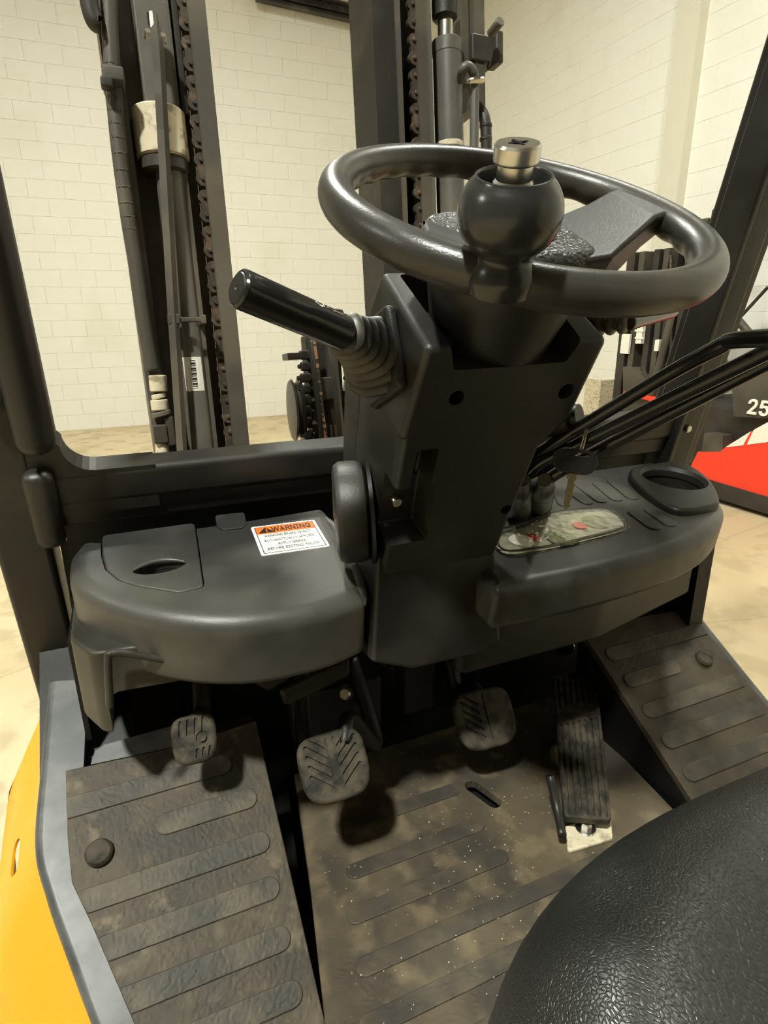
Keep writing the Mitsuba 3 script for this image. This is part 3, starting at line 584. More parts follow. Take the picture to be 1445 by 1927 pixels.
# spinner knob
KA = math.radians(-125.5); kb = WF(WR * math.cos(KA), WR * math.sin(KA), 0)
kax = WF.R[2] - .15 * WF.R[0] + .03 * WF.R[1]; kax /= np.linalg.norm(kax)
prof = [(0, -.006), (.0215, -.006), (.0230, .002), (.0214, .0062), (.0190, .0100), (.0172, .0125), (.0165, .015), (.0172, .0175)]
for t in np.linspace(-.95, .80, 16): prof.append((.0308 * math.cos(t) ** .85, .0395 + .0255 * math.sin(t)))
prof += [(.0220, .0592), (.0208, .0594), (.0198, .058), (.0190, .050), (0, .050)]
add(kw + '__spinner_knob', lathe(prof, kb, kax, 48), 'knob_black', 50, label='black ball-shaped spinner knob')
kn = add(kw + '__knob_bolt', lathe([(0, .050), (.0115, .050), (.0115, .0555), (.0100, .057), (.0098, .0645), (.0122, .0655), (.0128, .067), (.0128, .0735), (.0118, .075), (.0045, .075), (.0032, .0725), (0, .0725)], kb, kax, 36), 'steel', 30, label='bright steel bolt on top of the knob')
KF = Fr(kb, WF.R[0], WF.R[1])
KF = Fr(kb, np.cross(WF.R[1], kax), np.cross(kax, np.cross(WF.R[1], kax)))
add(kw + '__bolt_cross', cat(box(-.0058, .0058, -.0009, .0009, .0746, .0753, KF), box(-.0009, .0009, -.0058, .0058, .0746, .0753, KF)), 'hole_dark', False)
# ------------------------------------------------------------------ turn signal lever (left) and direction lever (right)
def lever(name, base, tip_, boot, lab, r0, r1, marks=False):
    ax = tip_ - base; L = np.linalg.norm(ax); ax /= L
    k = add(FK + name, lathe([(0, 0), (r0 * .9, 0), (r0, .002), (lerp(r0, r1, .45), L * .45), (lerp(r0, r1, .46), L * .4505), (r1, L - .004), (r1 * .97, L - .0015), (r1 * .86, L), (0, L)], base, ax, 40, 2.3), 'plastic_gloss', 30, label=lab)
    prof = []; b0, b1 = boot; bl = np.linalg.norm(b1 - b0); rb0, rb1 = BOOT
    nf = 7
    for q in range(nf):
        f = lambda t: rb0 + (rb1 - rb0) * t ** 1.7
        t0 = q / nf; h = lambda t: bl * t
        A_ = .0042 if rb1 > .03 else .0022
        prof += [(f(t0) - A_, h(t0)), (f(t0 + .03) - A_ * .3, h(t0 + .015)), (f(t0 + .04) + A_ * .5, h(t0 + .04)), (f(t0 + .06) + A_ * .8, h(t0 + .07)), (f(t0 + .09) + A_ * .5, h(t0 + .10)), (f(t0 + .11) - A_ * .3, h(t0 + .122)), (f(t0 + .13) - A_, h(t0 + .13))]
    prof = [(0, 0)] + prof + [(rb1 * .95, bl), (0, bl)]
    add(k + '__boot', lathe(prof, b0, b1 - b0, 44, 2.6, ref=WF.R[1] + WF.R[2]), 'boot_rubber', 50, label='ribbed rubber boot')
    return k, ax
bc = WF(-.100, .012, -.128); bt = aty(645, 626, .475)
tip = atdep(447, 541, .415); BOOT = (.0140, .037)
ks, ax = lever('signal_lever', lerp(bt, tip, -.03), tip, (bt, bc), 'glossy black turn signal lever at the left', .0136, .0136)
add(kc + '__boot_plate', WF.m(hs([(-.098, .012, -.085), (-.098, .058, -.128), (-.098, .012, -.178), (-.098, -.034, -.128)], .006, 10)), 'plastic', 40)
add(ks + '__end_cap', lathe([(0, 0), (.0108, 0), (.0100, .0012), (.002, .0014), (.0012, .0004), (0, .0004)], tip - ax * .0002, ax, 32, 2.3), 'plastic', 40)
# small arrow marks printed on the lever
sv = np.cross(ax, [0, 1, 0]); sv /= np.linalg.norm(sv); sv = sv if sv[2] > 0 else -sv; tw = -(lerp(bt, tip, .3)); tw -= ax * (tw @ ax); tw /= np.linalg.norm(tw)
pc = lerp(bt, tip, .30); nn = .45 * tw + .89 * sv; nn -= ax * (nn @ ax); nn /= np.linalg.norm(nn)
AF = Fr(pc + nn * .0139, ax, np.cross(nn, ax))
arr = [np.array([AF(x, y, 0.0002) for x, y in sh]) for sh in ([(.008, 0), (.003, .0042), (.003, .002), (0, .002), (0, -.002), (.003, -.002), (.003, -.0042), (.008, 0)], [(-.018, .001), (-.010, .001)], [(-.005, 0), (-.0035, 0)])]
add(ks + '__arrow_print', cat(*[tube(a, .00035, 5) for a in arr]), 'label_white', False)
b0 = WF(.098, .03, -.10); b1 = atdep(1182, 607, np.linalg.norm(WF(.14, .05, -.1)) * .80); b2 = atdep(1262, 582, np.linalg.norm(WF(.2, .06, -.09)) * .86)
BOOT = (.0085, .021)
lever('direction_lever', b1, b2, (b1, WF(.088, .022, -.112)), 'black direction lever at the right below the rim', .0075, .0095)
# ------------------------------------------------------------------ round cover left of the column
dc = aty(640, 965, .60); dcx = np.array([1., -.30, .04]); dcx /= np.linalg.norm(dcx)
DR = .057
add(kc + '__side_cap', lathe([(0, -.008), (DR * .80, -.006), (DR * .93, -.004), (DR, .002), (DR, .020), (DR * .97, .026), (DR * .86, .030), (0, .030)], dc, dcx, 48), 'plastic', 40, label='round black end cap between dashboard and column')
add(kc + '__side_gasket', lathe([(0, .030), (DR * 1.04, .030), (DR * 1.06, .034), (0, .034)], dc, dcx, 48), 'plastic_dark', 40)
# ------------------------------------------------------------------ hydraulic levers
def dpt(x, y, h=0.): return DA(*DA.hit(x, y, 2, h))
rods = [([(988, 868), (1004, 858), (1236, 717), (1350, 654), (1378, 641), (1450, 636), (1500, 633)], (985, 950), .66, .40, .0066),
        ([(983, 907), (1014, 872), (1100, 831), (1450, 659), (1500, 634)], (972, 962), .66, .43, .0068),
        ([(1024, 907), (1056, 886), (1118, 852), (1450, 679), (1500, 655)], (1012, 950), .66, .45, .0068)]
for i, (px, bpx, d0, d1, rr) in enumerate(rods):
    n = len(px); dd = [d0 + (d1 - d0) * (q[0] - px[0][0]) / (px[-1][0] - px[0][0]) for q in px]
    pt = np.array([atdep(*q, d) for q, d in zip(px, dd)])
    base = dpt(*bpx, .0)
    k = add(FK + 'control_lever', tube(np.vstack([spline(pt, 6)]), rr, 16), 'plastic_gloss', True, label=['upper black hydraulic lever rod with a bend at its end', 'middle straight hydraulic lever rod', 'lower straight hydraulic lever rod'][i])
    if i == 0: continue
    ax_ = pt[0] - base; hh_ = np.linalg.norm(ax_)
    pf = [(0, 0), (.020, 0)]
    for q in range(7): t = .02 + q / 7 * .62; pf += [(.021 - .008 * t, hh_ * t), (.019 - .008 * t, hh_ * (t + .05))]
    pf += [(.0135, hh_ * .70), (.0142, hh_ * .72), (.0142, hh_ * .84), (.010, hh_ * .88), (.0085, hh_ * 1.0), (.0075, hh_ * 1.06), (0, hh_ * 1.06)]
    add(k + '__boot', lathe(pf, base, ax_, 24), 'boot_rubber', 40)
# ------------------------------------------------------------------ pedals
def pedal_pad(key, c, ex, up_, w, h, th_, lab, grooves, mat_='rubber'):
    f = Fr(c, ex, up_)
    th = np.linspace(0, 2 * math.pi, 60, endpoint=False)
    pts = np.column_stack([np.sign(np.cos(th)) * w / 2 * np.abs(np.cos(th)) ** .5, np.sign(np.sin(th)) * h / 2 * np.abs(np.sin(th)) ** .5])
    lowr = pts[:, 1] < 0; pts[lowr, 0] *= 1 - .14 * (np.abs(pts[lowr, 1]) / (h / 2)) ** 2
    m = mf(slab(pts, -th_, 0, .005, .003, seg=4))
    if grooves == 'v':
        for s in (-1, 1):
            for q in range(5):
                y0 = -h * .30 + q * h * .14
                m = m - mf(slab(capsule2d((s * w * .10, y0), (s * w * .36, y0 + h * .23), .0022, 6), -.0032, .01, 0))
        for s in (-1, 1): m = m - mf(slab(capsule2d((s * w * .055, -h * .36), (s * w * .055, h * .40), .0011, 6), -.002, .01, 0))
    elif grooves == 'r':
        for q in range(5):
            y0 = -h * .30 + q * h * .14
            m = m - mf(slab(capsule2d((-w * .10, y0), (-w * .36, y0 + h * .23), .0022, 6), -.0032, .01, 0))
        m = m - mf(slab(capsule2d((w * .02, -h * .40), (w * .02, h * .40), .0014, 6), -.002, .01, 0))
    elif grooves == 's':
        for q in range(4): m = m - mf(slab(capsule2d((-w * .30 + q * w * .17, h * .12), (-w * .26 + q * w * .17, h * .40), .0016, 6), -.0025, .01, 0))
        for q in range(3): m = m - mf(slab(capsule2d((w * .02 + q * w * .14, -h * .36), (w * .05 + q * w * .14, -h * .22), .0016, 6), -.0025, .01, 0))
        m = m - mf(slab(circ((w * .18, 0), .007, 20), -.002, .01, 0)) + mf(slab(circ((w * .18, 0), .0045, 20), -.003, .001, 0))
    return add(key, f.m(m), mat_, 30, label=lab), f
def axes(p0, p1, q0, q1): return p1 - p0, q1 - q0
Y1 = .57
ctr = aty(630, 1440, Y1); kp, f1 = pedal_pad(FK + 'brake_pedal', ctr, (1, -.05, .04), (0, .70, .71), .085, .080, .012, 'worn rubber brake pedal at the left of the pair', 'v')
add(kp + '__arm', tube(spline([f1(.02, .02, -.010), f1(.035, .05, -.02), aty(705, 1400, .64), aty(690, 1330, .68), aty(660, 1240, .72)], 6), .011, 10), 'plastic_dark', True)
add(kp + '__bracket', cat(rbox(.155, .29, .70, .735, -.585, -.50, .006), rbox(.165, .185, .66, .73, -.56, -.40, .004)), 'plastic_dark', 30)
add(kp + '__return_spring', hull([aty(535, 1300, .66), aty(650, 1245, .66), aty(650, 1265, .66), aty(540, 1318, .66)], .006, 8), 'plastic', 40)
add(kp + '__bolt', cyl(aty(648, 1306, .65), aty(654, 1306, .66), .008, 12), 'steel')
ctr = aty(915, 1352, .63); kp2, f2 = pedal_pad(FK + 'brake_pedal', ctr, (1, -.10, .03), (0, .60, .80), .094, .085, .012, 'rubber brake pedal in the middle, half in shadow', 'r')
add(kp2 + '__arm', tube(spline([f2(0, .02, -.010), f2(0, .05, -.03), aty(860, 1300, .72), aty(840, 1210, .75)], 6), .012, 10), 'plastic_dark', True)
add(kp2 + '__pivot_bracket', cat(rbox(.335, .39, .72, .76, -.60, -.42, .006), rbox(.30, .56, .74, .79, -.52, -.47, .01)), 'plastic_dark', 30)
ctr = aty(365, 1391, .61); kp3, f3 = pedal_pad(FK + 'parking_pedal', ctr, (1, -.12, .05), (.05, .60, .80), .050, .054, .009, 'small muddy pedal at the left above the toe board', 's')
add(kp3 + '__arm', tube(spline([f3(.004, .02, -.012), aty(380, 1340, .66), aty(378, 1270, .69), aty(385, 1230, .70)], 6), .011, 10), 'plastic', True)
# accelerator: long ribbed treadle on a hinge plate
a0 = np.array([*atz(1104, 1540, ZF + .022)]); 
bl_, br_ = atz(1062, 1537, ZF + .03), atz(1151, 1543, ZF + .03)
yt = .70
tl, tr = aty(1043, 1262, yt), aty(1118, 1262, yt)
ex_ = br_ - bl_; upv = (tl + tr) / 2 - (bl_ + br_) / 2; AFm = Fr((bl_ + br_) / 2, ex_, upv)
Q = [AFm.loc(p)[:2] for p in (bl_, br_, tr, tl)]; 
ap = mf(slab(rounded(np.array(Q), .004, 120), -.014, 0, .002, .002))
LQ = Q[2][1]
def qx(t, s): return lerp(lerp(Q[0], Q[1], t), lerp(Q[3], Q[2], t), s)
for i in range(7):
    t = .1 + i * .8 / 6
    for s0, s1 in ((.02, .60), (.74, .97)): ap = ap - mf(slab(capsule2d(qx(t, s0), qx(t, s1), .0019, 6), -.004, .01, 0))
ka = add(FK + 'accelerator_pedal', AFm.m(ap), 'rubber', 30, label='long ribbed accelerator pedal at the right')
add(ka + '__backing_plate', AFm.m(slab(rounded(np.array(Q) * 1.0 + [[.004, .012], [-.004, .012], [-.004, -.01], [.004, -.01]], .004), -.022, -.014, 0)), 'frame_black', False)
hp = [atz(*p, ZF) for p in [(1063, 1560), (1068, 1608), (1152, 1583), (1148, 1535)]]
add(ka + '__hinge_plate', slab(rounded(np.array([(p[0], p[1]) for p in hp]), .003), .0015, .0050, .001, fr=fmf), 'worn_white', False, label='chipped grey hinge plate')
add(ka + '__hinge_bolt', cat(cyl(atz(1102, 1560, ZF + .004), atz(1102, 1560, ZF + .004) + [0, 0, .012], .008, 6), cyl(atz(1102, 1560, ZF + .004), atz(1102, 1560, ZF + .004) + [0, 0, .003], .014, 20)), 'steel', 20)
add(ka + '__side_rod', tube(spline([aty(1034, 1460, .535), aty(1048, 1520, .510), aty(1058, 1572, .478)], 4), .006, 8), 'frame_black', True)
add(FK + 'linkage_shaft', cat(cyl(aty(1046, 1193, .80), aty(1062, 1222, .76), .020, 20), cyl(aty(1030, 1190, .82), aty(1046, 1196, .80), .03, 20)), 'steel', 30, label='short bright steel shaft end under the right dashboard')
# ------------------------------------------------------------------ seat
sx0, sx1, sy0, sy1 = .050, .60, -.40, .206
nu, nv = 120, 90; th = np.linspace(0, 2 * math.pi, nu, endpoint=False)
V = []; UV = []
scx, scy, ax2, ay2 = (sx0 + sx1) / 2, (sy0 + sy1) / 2, (sx1 - sx0) / 2, (sy1 - sy0) / 2
rings = []
for t in np.linspace(0, 1, 40): rings.append((t * .80, -.292 + .046 * (3 * np.clip((t - .45) / .55, 0, 1) ** 2 - 2 * np.clip((t - .45) / .55, 0, 1) ** 3)))
R0 = rings[-1]
for t in np.linspace(.06, 1.57, 20): rings.append((.80 + .20 * math.sin(t), R0[1] - .085 * (1 - math.cos(t))))
rings += [(1.0, R0[1] - .14), (.93, R0[1] - .16)]
for s, z in rings:
    for a in th:
        c_, s_2 = math.cos(a), math.sin(a); k_ = (abs(c_) ** 3.2 + abs(s_2) ** 3.2) ** (-1 / 3.2)
        x, y = scx + ax2 * s * c_ * k_, scy + ay2 * s * s_2 * k_
        V.append((x, y, z)); UV.append((x, y - z))
F = []
for i in range(len(rings) - 1):
    for j in range(nu):
        a, b = i * nu + j, i * nu + (j + 1) % nu; F += [(a, b + nu, b), (a, a + nu, b + nu)]
V, F = np.array(V), np.array(F)[:, ::-1]
add(FK + 'seat', trimesh.Trimesh(V, F, process=False), 'leather', True, label='black grained leather seat cushion with a rounded front corner', uv=np.array(UV))
add(FK + 'seat__base', rbox(sx0 + .05, sx1 - .05, sy0, sy1 - .06, ZF, -.40, .01), 'plastic_dark', 30)
add(FK + 'seat__backrest', hull([(x, y, z) for x in (sx0 + .06, sx1 - .06) for y, z in ((-.42, -.30), (-.52, .22), (-.36, -.28), (-.44, .22))], .05, 14), 'plastic_dark', 50)
add(FK + 'hood', rbox(-.06, .90, -1.15, -.05, -.90, -.42, .03, 10), 'truck_black', 40)
add(FK + 'counterweight', rbox(-.15, .99, -1.75, -1.16, -1.25, -.20, .08, 12), 'yellow_paint', 40)
add(FK + 'chassis', rbox(-.10, .92, -1.2, .95, -1.28, ZF - .06, .02, 8), 'truck_black', 40)
for xx in (-.20, .92):
    for yy in (.75, -1.1): add(FK + 'wheel', lathe([(0, 0), (.20, 0), (.27, .02), (.28, .05), (.28, .15), (.27, .18), (.20, .20), (0, .20)], (xx - .04, yy, -1.12), (1, 0, 0), 32), 'rubber', 40)
GT = 1.02
for xx in (-.13, .93): add(FK + 'guard_rail', rbox(xx, xx + .05, -1.1, .56, GT, GT + .06, .01, 8), 'frame_black', 40)
for yy in (-1.1, .50): add(FK + 'guard_rail', rbox(-.13, .98, yy, yy + .06, GT, GT + .06, .01, 8), 'frame_black', 40)
for q in range(8): add(FK + 'guard_bar', rbox(.02 + q * .117, .055 + q * .117, -1.08, .52, GT + .005, GT + .05, .006, 8), 'frame_black', 40)
for xx in (-.13, .93): add(FK + 'guard_rear_leg', rbox(xx, xx + .05, -1.12, -1.05, -.5, GT + .03, .008, 8), 'frame_black', 40)
# ------------------------------------------------------------------ hanging key
kbp = atdep(1082, 868, .60)
tocam = -kbp / np.linalg.norm(kbp)
vis = Fr(kbp, (.85, -.40, -.14), (0.10, .12, 1.0))
ow = capsule2d((-.010, 0), (.010, 0), .0125, 12)
kb_ = mf(slab(rounded(ow, .004, 60), -.0025, .0025, .001, .001)) - mf(slab(capsule2d((-.010, .006), (.012, .008), .0016, 8), -.02, .02, 0))
KEY = 'ignition_key'
add(KEY + '__bow', vis.m(kb_), 'plastic', 30)
bp = np.array([(-.0045, -.010), (.0045, -.010), (.0045, -.018), (.0030, -.020), (.0030, -.024), (.0042, -.026), (.0032, -.030), (.0042, -.034), (.0030, -.038), (.0024, -.047), (-.0006, -.050), (-.0030, -.046), (-.0030, -.020), (-.0045, -.018)])[::-1]
add(KEY + '__blade', slab(bp, -.0011, .0011, .0003, fr=Fr(vis(0, 0, 0), vis.R[0] + .0 * vis.R[1], vis.R[1])), 'brass', 25, label='brass key blade')
rg = [vis(.004, .008, 0), vis(.0055, .018, 0), vis(.0065, .03, 0), vis(.0095, .044, 0), vis(.0105, .050, 0), vis(.0085, .051, 0), vis(.0072, .044, 0), vis(.0042, .03, 0), vis(.0030, .018, 0), vis(.0020, .008, 0)]
add(KEY + '__wire_loop', tube(spline(rg, 5, True), .0009, 8), 'steel', True)
tag(KEY, 'key with a black plastic bow and brass blade hanging right of the steering column', 'key')
sw = atdep(1094, 790, .60)
add(FK + 'ignition_switch', lathe([(0, -.03), (.019, -.03), (.019, 0), (.017, .004), (.012, .006), (.012, .012), (0, .012)], sw + [.0, .02, .0], (.45, -.85, .2), 24), 'plastic_dark', 30, label='black ignition switch at the right side of the column')
# ------------------------------------------------------------------ mast (tilted slightly forward)
YM = 1.20
MF = Fr((0, YM, -.2), (1, 0, 0), (0, 1, -.1))           # right, depth, up the mast
def mp(x, y, d=0.): h = MF.hit(x, y, 1, d); return h[0], h[2]
MB, MT = -.75, 1.15
def prof_rail(name, poly, lab, m_='mast_paint', z0=MB, z1=MT, parent=FK):
    p = np.asarray(poly, float); return add(parent + name, slab(p, z0, z1, 0, fr=Fr(MF(0, 0, 0), MF.R[0], MF.R[1])), m_, False, label=lab)
X = lambda x, y, d=0.: mp(x, y, d)[0]
Zm = lambda x, y, d=0.: mp(x, y, d)[1]
def channel(x0, x1, d0, d1, web, fl, open_right=True):
    """C section seen from above: flange towards us between x0..x1, web at the closed side."""
    return [(x0, d0), (x1, d0), (x1, d0 + fl), (x0 + web, d0 + fl), (x0 + web, d1 - fl), (x1, d1 - fl), (x1, d1), (x0, d1)] if open_right else [(x0, d0), (x1, d0), (x1, d1), (x0, d1), (x0, d1 - fl), (x1 - web, d1 - fl), (x1 - web, d0 + fl), (x0, d0 + fl)]
# left upright
xl0, xl1 = X(272, 700), X(452, 700)
prof_rail('mast_rail', channel(xl0, xl0 + .030, .0, .13, .012, .016), 'outer left mast rail')
prof_rail('mast_rail', [(xl0 + .012, .055), (xl1 - .035, .055), (xl1 - .035, .07), (xl0 + .012, .07)], 'web of the left mast')
xr0 = X(426, 700)
prof_rail('mast_rail', channel(xr0, xl1 + .004, .0, .12, .012, .016, False), 'inner left mast rail')
prof_rail('mast_rail', [(X(388, 700), .012), (X(396, 700), .012), (X(396, 700), .05), (X(388, 700), .05)], 'inner fin')
# lift cylinder, collar, upper barrel
cxl = X(358, 640, .0); ctx = .022
kl_ = add(FK + 'lift_cylinder', cyl(MF(cxl, ctx, MB), MF(cxl, ctx, Zm(320, 312)), .0245, 28), 'cyl_grey', 40, label='grey lift cylinder of the left mast')
ccx = (X(252, 240) + X(354, 240)) / 2 + .0; cr_ = (X(354, 240) - X(252, 240)) / 2
add(kl_ + '__collar', cyl(MF(ccx, .03, Zm(300, 290)), MF(ccx, .03, Zm(300, 196)), cr_, 40, .003), 'worn_white', 40, label='cream painted collar on the lift cylinder')
add(kl_ + '__gland', cyl(MF(ccx, .03, Zm(300, 318)), MF(ccx, .03, Zm(300, 289)), cr_ * .93, 32, .004), 'mast_dark', 40)
bx0, bx1 = X(264, 120), X(330, 120)
add(FK + 'mast_stay', rbox(bx0, bx1, .012, .05, Zm(300, 200), MT, .004, 8, MF), 'cyl_grey', 30, label='flat grey bar above the collar')
add(FK + 'mast_stay', rbox(bx1 + .004, bx1 + .018, .02, .05, Zm(300, 200), MT, .003, 8, MF), 'mast_dark', 30, label='dark bar beside the flat grey bar')
# long pipe down the front, top fitting, clamp
pp = np.array([MF(*[X(290, 50, -.02), -.02, Zm(290, 50, -.02)])] + [MF(X(*q, d), d, Zm(*q, d)) for q, d in (((297, 90), -.030), ((306, 240), -.030), ((315, 400), -.030), ((324, 560), -.030), ((333, 700), -.030), ((344, 870), -.030), ((350, 960), -.030))])
kpipe = add(FK + 'hose', tube(spline(pp, 6), .0098, 4), 'mast_paint', False, label='straight hydraulic pipe running down the left mast')
q = (290, 58); c_ = MF(X(*q, -.02), -.02, Zm(*q, -.02))
add(kpipe + '__fitting', cat(cyl(c_ + MF.R[2] * .026, c_, .0085, 12), cyl(c_ - MF.R[0] * .016 - MF.R[2] * .006, c_ + MF.R[0] * .018 - MF.R[2] * .010, .0085, 8)), 'steel', 30)
a_, b_ = (X(316, 601, -.03), Zm(316, 601, -.03)), (X(388, 601, -.03), Zm(388, 601, -.03))
add(kpipe + '__clamp', cat(rbox(a_[0], a_[0] + .020, -.036, -.010, a_[1] - .009, a_[1] + .009, .002, 8, MF), rbox(a_[0] + .018, b_[0] - .008, -.030, -.024, a_[1] - .005, a_[1] + .004, .0015, 8, MF), rbox(b_[0] - .010, b_[0], -.034, .01, b_[1] - .008, b_[1] + .008, .002, 8, MF)), 'mast_paint', 30)
# loom along the outer edge with a bracket and fitting stack
lo_ = [MF(X(*q, -.015), -.015, Zm(*q, -.015)) for q in ((203, -40), (207, 60), (213, 150), (222, 260), (240, 400), (256, 500), (272, 610), (288, 700))]
kh = add(FK + 'hose', tube(spline(np.array(lo_), 8), .013, 12), 'mast_paint', True, label='thick hose along the outer edge of the left mast')
cl_ = spline(np.array(lo_), 14)
for i in range(24, 62, 3): add(kh + '__hose_rib', tube([cl_[i], cl_[i] + (cl_[i + 1] - cl_[i]) * .5], .01325, 10), 'mast_paint', True)
q0, q1 = mp(190, 126, -.03), mp(236, 162, -.03)
add(kh + '__bracket', rbox(q0[0], q1[0], -.045, .02, q1[1], q0[1], .004, 8, MF), 'mast_paint', 30)
add(kh + '__bracket', rbox(q0[0] - .004, q0[0] + .014, -.05, -.03, q1[1] - .012, q1[1] + .004, .003, 8, MF), 'mast_dark', 30)
hz_ = [MF(X(*q, -.03), -.03, Zm(*q, -.03)) for q in ((162, -30), (170, 15), (178, 40), (186, 44))]
add(FK + 'hose', tube(spline(np.array(hz_), 6), .014, 12), 'hose_black', True, label='hose bend at the top left of the mast')
fx = [(296, 706, 737, .0155), (297, 741, 750, .0130), (299, 752, 772, .0155), (302, 774, 783, .018)]
for i, (x, y0, y1, rr) in enumerate(fx):
    add(kh + '__fitting', cyl(MF(X(x, y0, -.015), -.015, Zm(x, y0, -.015)), MF(X(x + 3, y1, -.015), -.015, Zm(x + 3, y1, -.015)), rr, 16), 'worn_white' if i < 3 else 'cyl_grey', 30, label='pale hose fitting' if i == 0 else None)
q0, q1 = mp(286, 800, -.02), mp(330, 832, -.02)
add(kh + '__block', cat(rbox(q0[0], q1[0] - .012, -.03, .0, q1[1], q0[1], .003, 8, MF), rbox(q1[0] - .014, q1[0] + .002, -.026, .01, q1[1] - .006, q0[1] + .014, .003, 8, MF)), 'mast_dark', 30)
add(kh + '__pipe', cyl(MF(X(304, 830, -.012), -.012, Zm(304, 830, -.012)), MF(X(312, 960, -.012), -.012, Zm(312, 960, -.012)), .012, 14), 'worn_white', 40)
# barcode sticker on the cylinder
q0, q1 = mp(354, 672, -.004), mp(382, 735, -.004)
sm_ = []
for i in range(7):
    a = -1.15 + i * 1.5 / 6; sm_.append((a, MF(cxl + .0249 * math.sin(a + .35), ctx - .0249 * math.cos(a + .35), 0)))
Vb = []
for a, p in sm_:
    for h in (q1[1], q0[1]): Vb.append(p + MF.R[2] * h)
Fb = [];
for i in range(6): a = i * 2; Fb += [(a, a + 2, a + 3), (a, a + 3, a + 1)]
add(kl_ + '__barcode_sticker', trimesh.Trimesh(np.array(Vb), np.array(Fb), process=False), 'label_white', True, label='white barcode sticker')
bb = []
for i in range(17):
    t0 = q1[1] + (q0[1] - q1[1]) * (.08 + i * .05); hgt = .0008 + .0011 * (i * 7 % 3)
    ar = np.linspace(-.55, -.18, 5); vv_ = np.array([MF(cxl + .0252 * math.sin(a + .35), ctx - .0252 * math.cos(a + .35), z) for a in ar for z in (t0, t0 + hgt)])
    bb.append(trimesh.Trimesh(vv_, np.array([t for j in range(4) for t in ((2 * j, 2 * j + 2, 2 * j + 3), (2 * j, 2 * j + 3, 2 * j + 1))]), process=False))
add(kl_ + '__barcode_bars', cat(*bb), 'ink', True)
# chains
def link_mesh():
    g = Polygon(circ((0, -.0155), .0125, 20)).union(Polygon(circ((0, .0155), .0125, 20))).union(Polygon([(-.008, -.015), (.008, -.015), (.008, .015), (-.008, .015)]))
    p = np.array(g.exterior.coords)[:-1]
    return cat(slab(p, -.005, .005, .001), cyl((0, .0155, -.009), (0, .0155, .009), .0045, 8), cyl((0, -.0155, -.009), (0, -.0155, .009), .0045, 8))
LM = link_mesh(); LP = meshkit.write_ply(LM, False)
def chain(name, x, d, z0, z1, lab, m_='chain_rust', pitch=.062, rot=0.):
    strap = rbox(x - .003, x + .003, d, d + .012, z0, z1, .001, 6, MF)
    k = add(FK + name, strap, m_, False, label=lab); i = 0; z = z0
    while z < z1:
        ex = MF.R[0] * math.cos(rot) + MF.R[1] * math.sin(rot); ez = MF.R[1] * math.cos(rot) - MF.R[0] * math.sin(rot)
        M = np.eye(4); M[:3, 0] = ex; M[:3, 1] = MF.R[2]; M[:3, 2] = ez; M[:3, 3] = MF(x, d, z) + [0, 0, H]
        scene[k + '__link' + (f'_{i:03d}' if i else '')] = {'type': 'ply', 'filename': LP, 'face_normals': True, 'bsdf': {'type': 'ref', 'id': m_}, 'to_world': T4(M)}
        z += pitch; i += 1
    return k
chain('lift_chain', X(417, 640), .022, MB + .35, MT, 'rusty leaf chain on the left mast')
# right upright
def XR(x): return X(x, 300)
prof_rail('mast_rail', channel(XR(713), XR(753), .0, .12, .03, .016), 'dark outer face of the right mast rail', 'mast_dark')
prof_rail('mast_rail', [(XR(753), -.006), (XR(761), -.006), (XR(761), .10), (XR(753), .10)], 'pale edge of the right mast rail')
prof_rail('mast_rail', [(XR(761), .05), (XR(838), .05), (XR(838), .07), (XR(761), .07)], 'dark web of the right mast', 'mast_dark')
prof_rail('mast_rail', [(XR(792), .0), (XR(811), .0), (XR(811), .03), (XR(792), .03)], 'brown strip beside the right chain')
prof_rail('mast_rail', [(XR(811), -.008), (XR(815), -.008), (XR(815), .04), (XR(811), .04)], 'bright fin edge of the right mast', 'cyl_grey')
chain('lift_chain', XR(790), .012, MB + .35, MT, 'rusty leaf chain on the right mast')
xc = (X(833, 200) + X(881, 200)) / 2; rc = (X(881, 200) - X(833, 200)) / 2
kr = add(FK + 'lift_cylinder', cyl(MF(xc, .03, MB), MF(xc, .03, Zm(857, 66)), rc, 32, .004), 'cyl_grey', 40, label='grey lift cylinder of the right mast')
add(kr + '__rod', cyl(MF(xc - .003, .03, Zm(857, 70)), MF(xc - .003, .03, Zm(857, 22)), rc * .55, 24), 'steel', 40)
add(kr + '__rod_head', cyl(MF(xc - .004, .03, Zm(857, 26)), MF(xc - .004, .03, Zm(857, -20)), rc * .85, 24, .006), 'mast_dark', 40)
add(kr + '__gland_ring', cyl(MF(xc, .03, Zm(857, 92)), MF(xc, .03, Zm(857, 64)), rc * 1.03, 32), 'cyl_grey', 40)
add(kr + '__weld_ring', cyl(MF(xc, .03, Zm(857, 275)), MF(xc, .03, Zm(857, 258)), rc * 1.04, 32, .004), 'worn_white', 40)
pth = [MF(X(*q, d), d, Zm(*q, d)) for q, d in (((868, 150), .0), ((870, 132), -.02), ((880, 125), -.025), ((890, 135), -.025), ((893, 160), -.02), ((892, 300), -.02), ((893, 420), -.02))]
kpp = add(FK + 'hose', tube(spline(np.array(pth), 6), .0095, 12), 'cyl_grey', True, label='bent pipe beside the right lift cylinder')
q = (894, 154); c_ = MF(X(*q, -.03), -.03, Zm(*q, -.03)); add(kpp + '__clamp', hull([c_ - MF.R[0] * .014, c_ + MF.R[0] * .018 + MF.R[2] * .006], .006, 8), 'steel', 30)
xo = X(912, 200)
prof_rail('mast_rail', [(XR(905), .02), (XR(924), .02), (XR(924), .12), (XR(905), .12)], 'outer right mast rail', 'mast_paint', Zm(912, 190), MT)
hs_ = [MF(X(*q, 0), d_, Zm(*q, 0)) for q, d_ in (((905, 185), .03), ((911, 205), .012), ((914, 240), .0), ((915, 330), .0))]
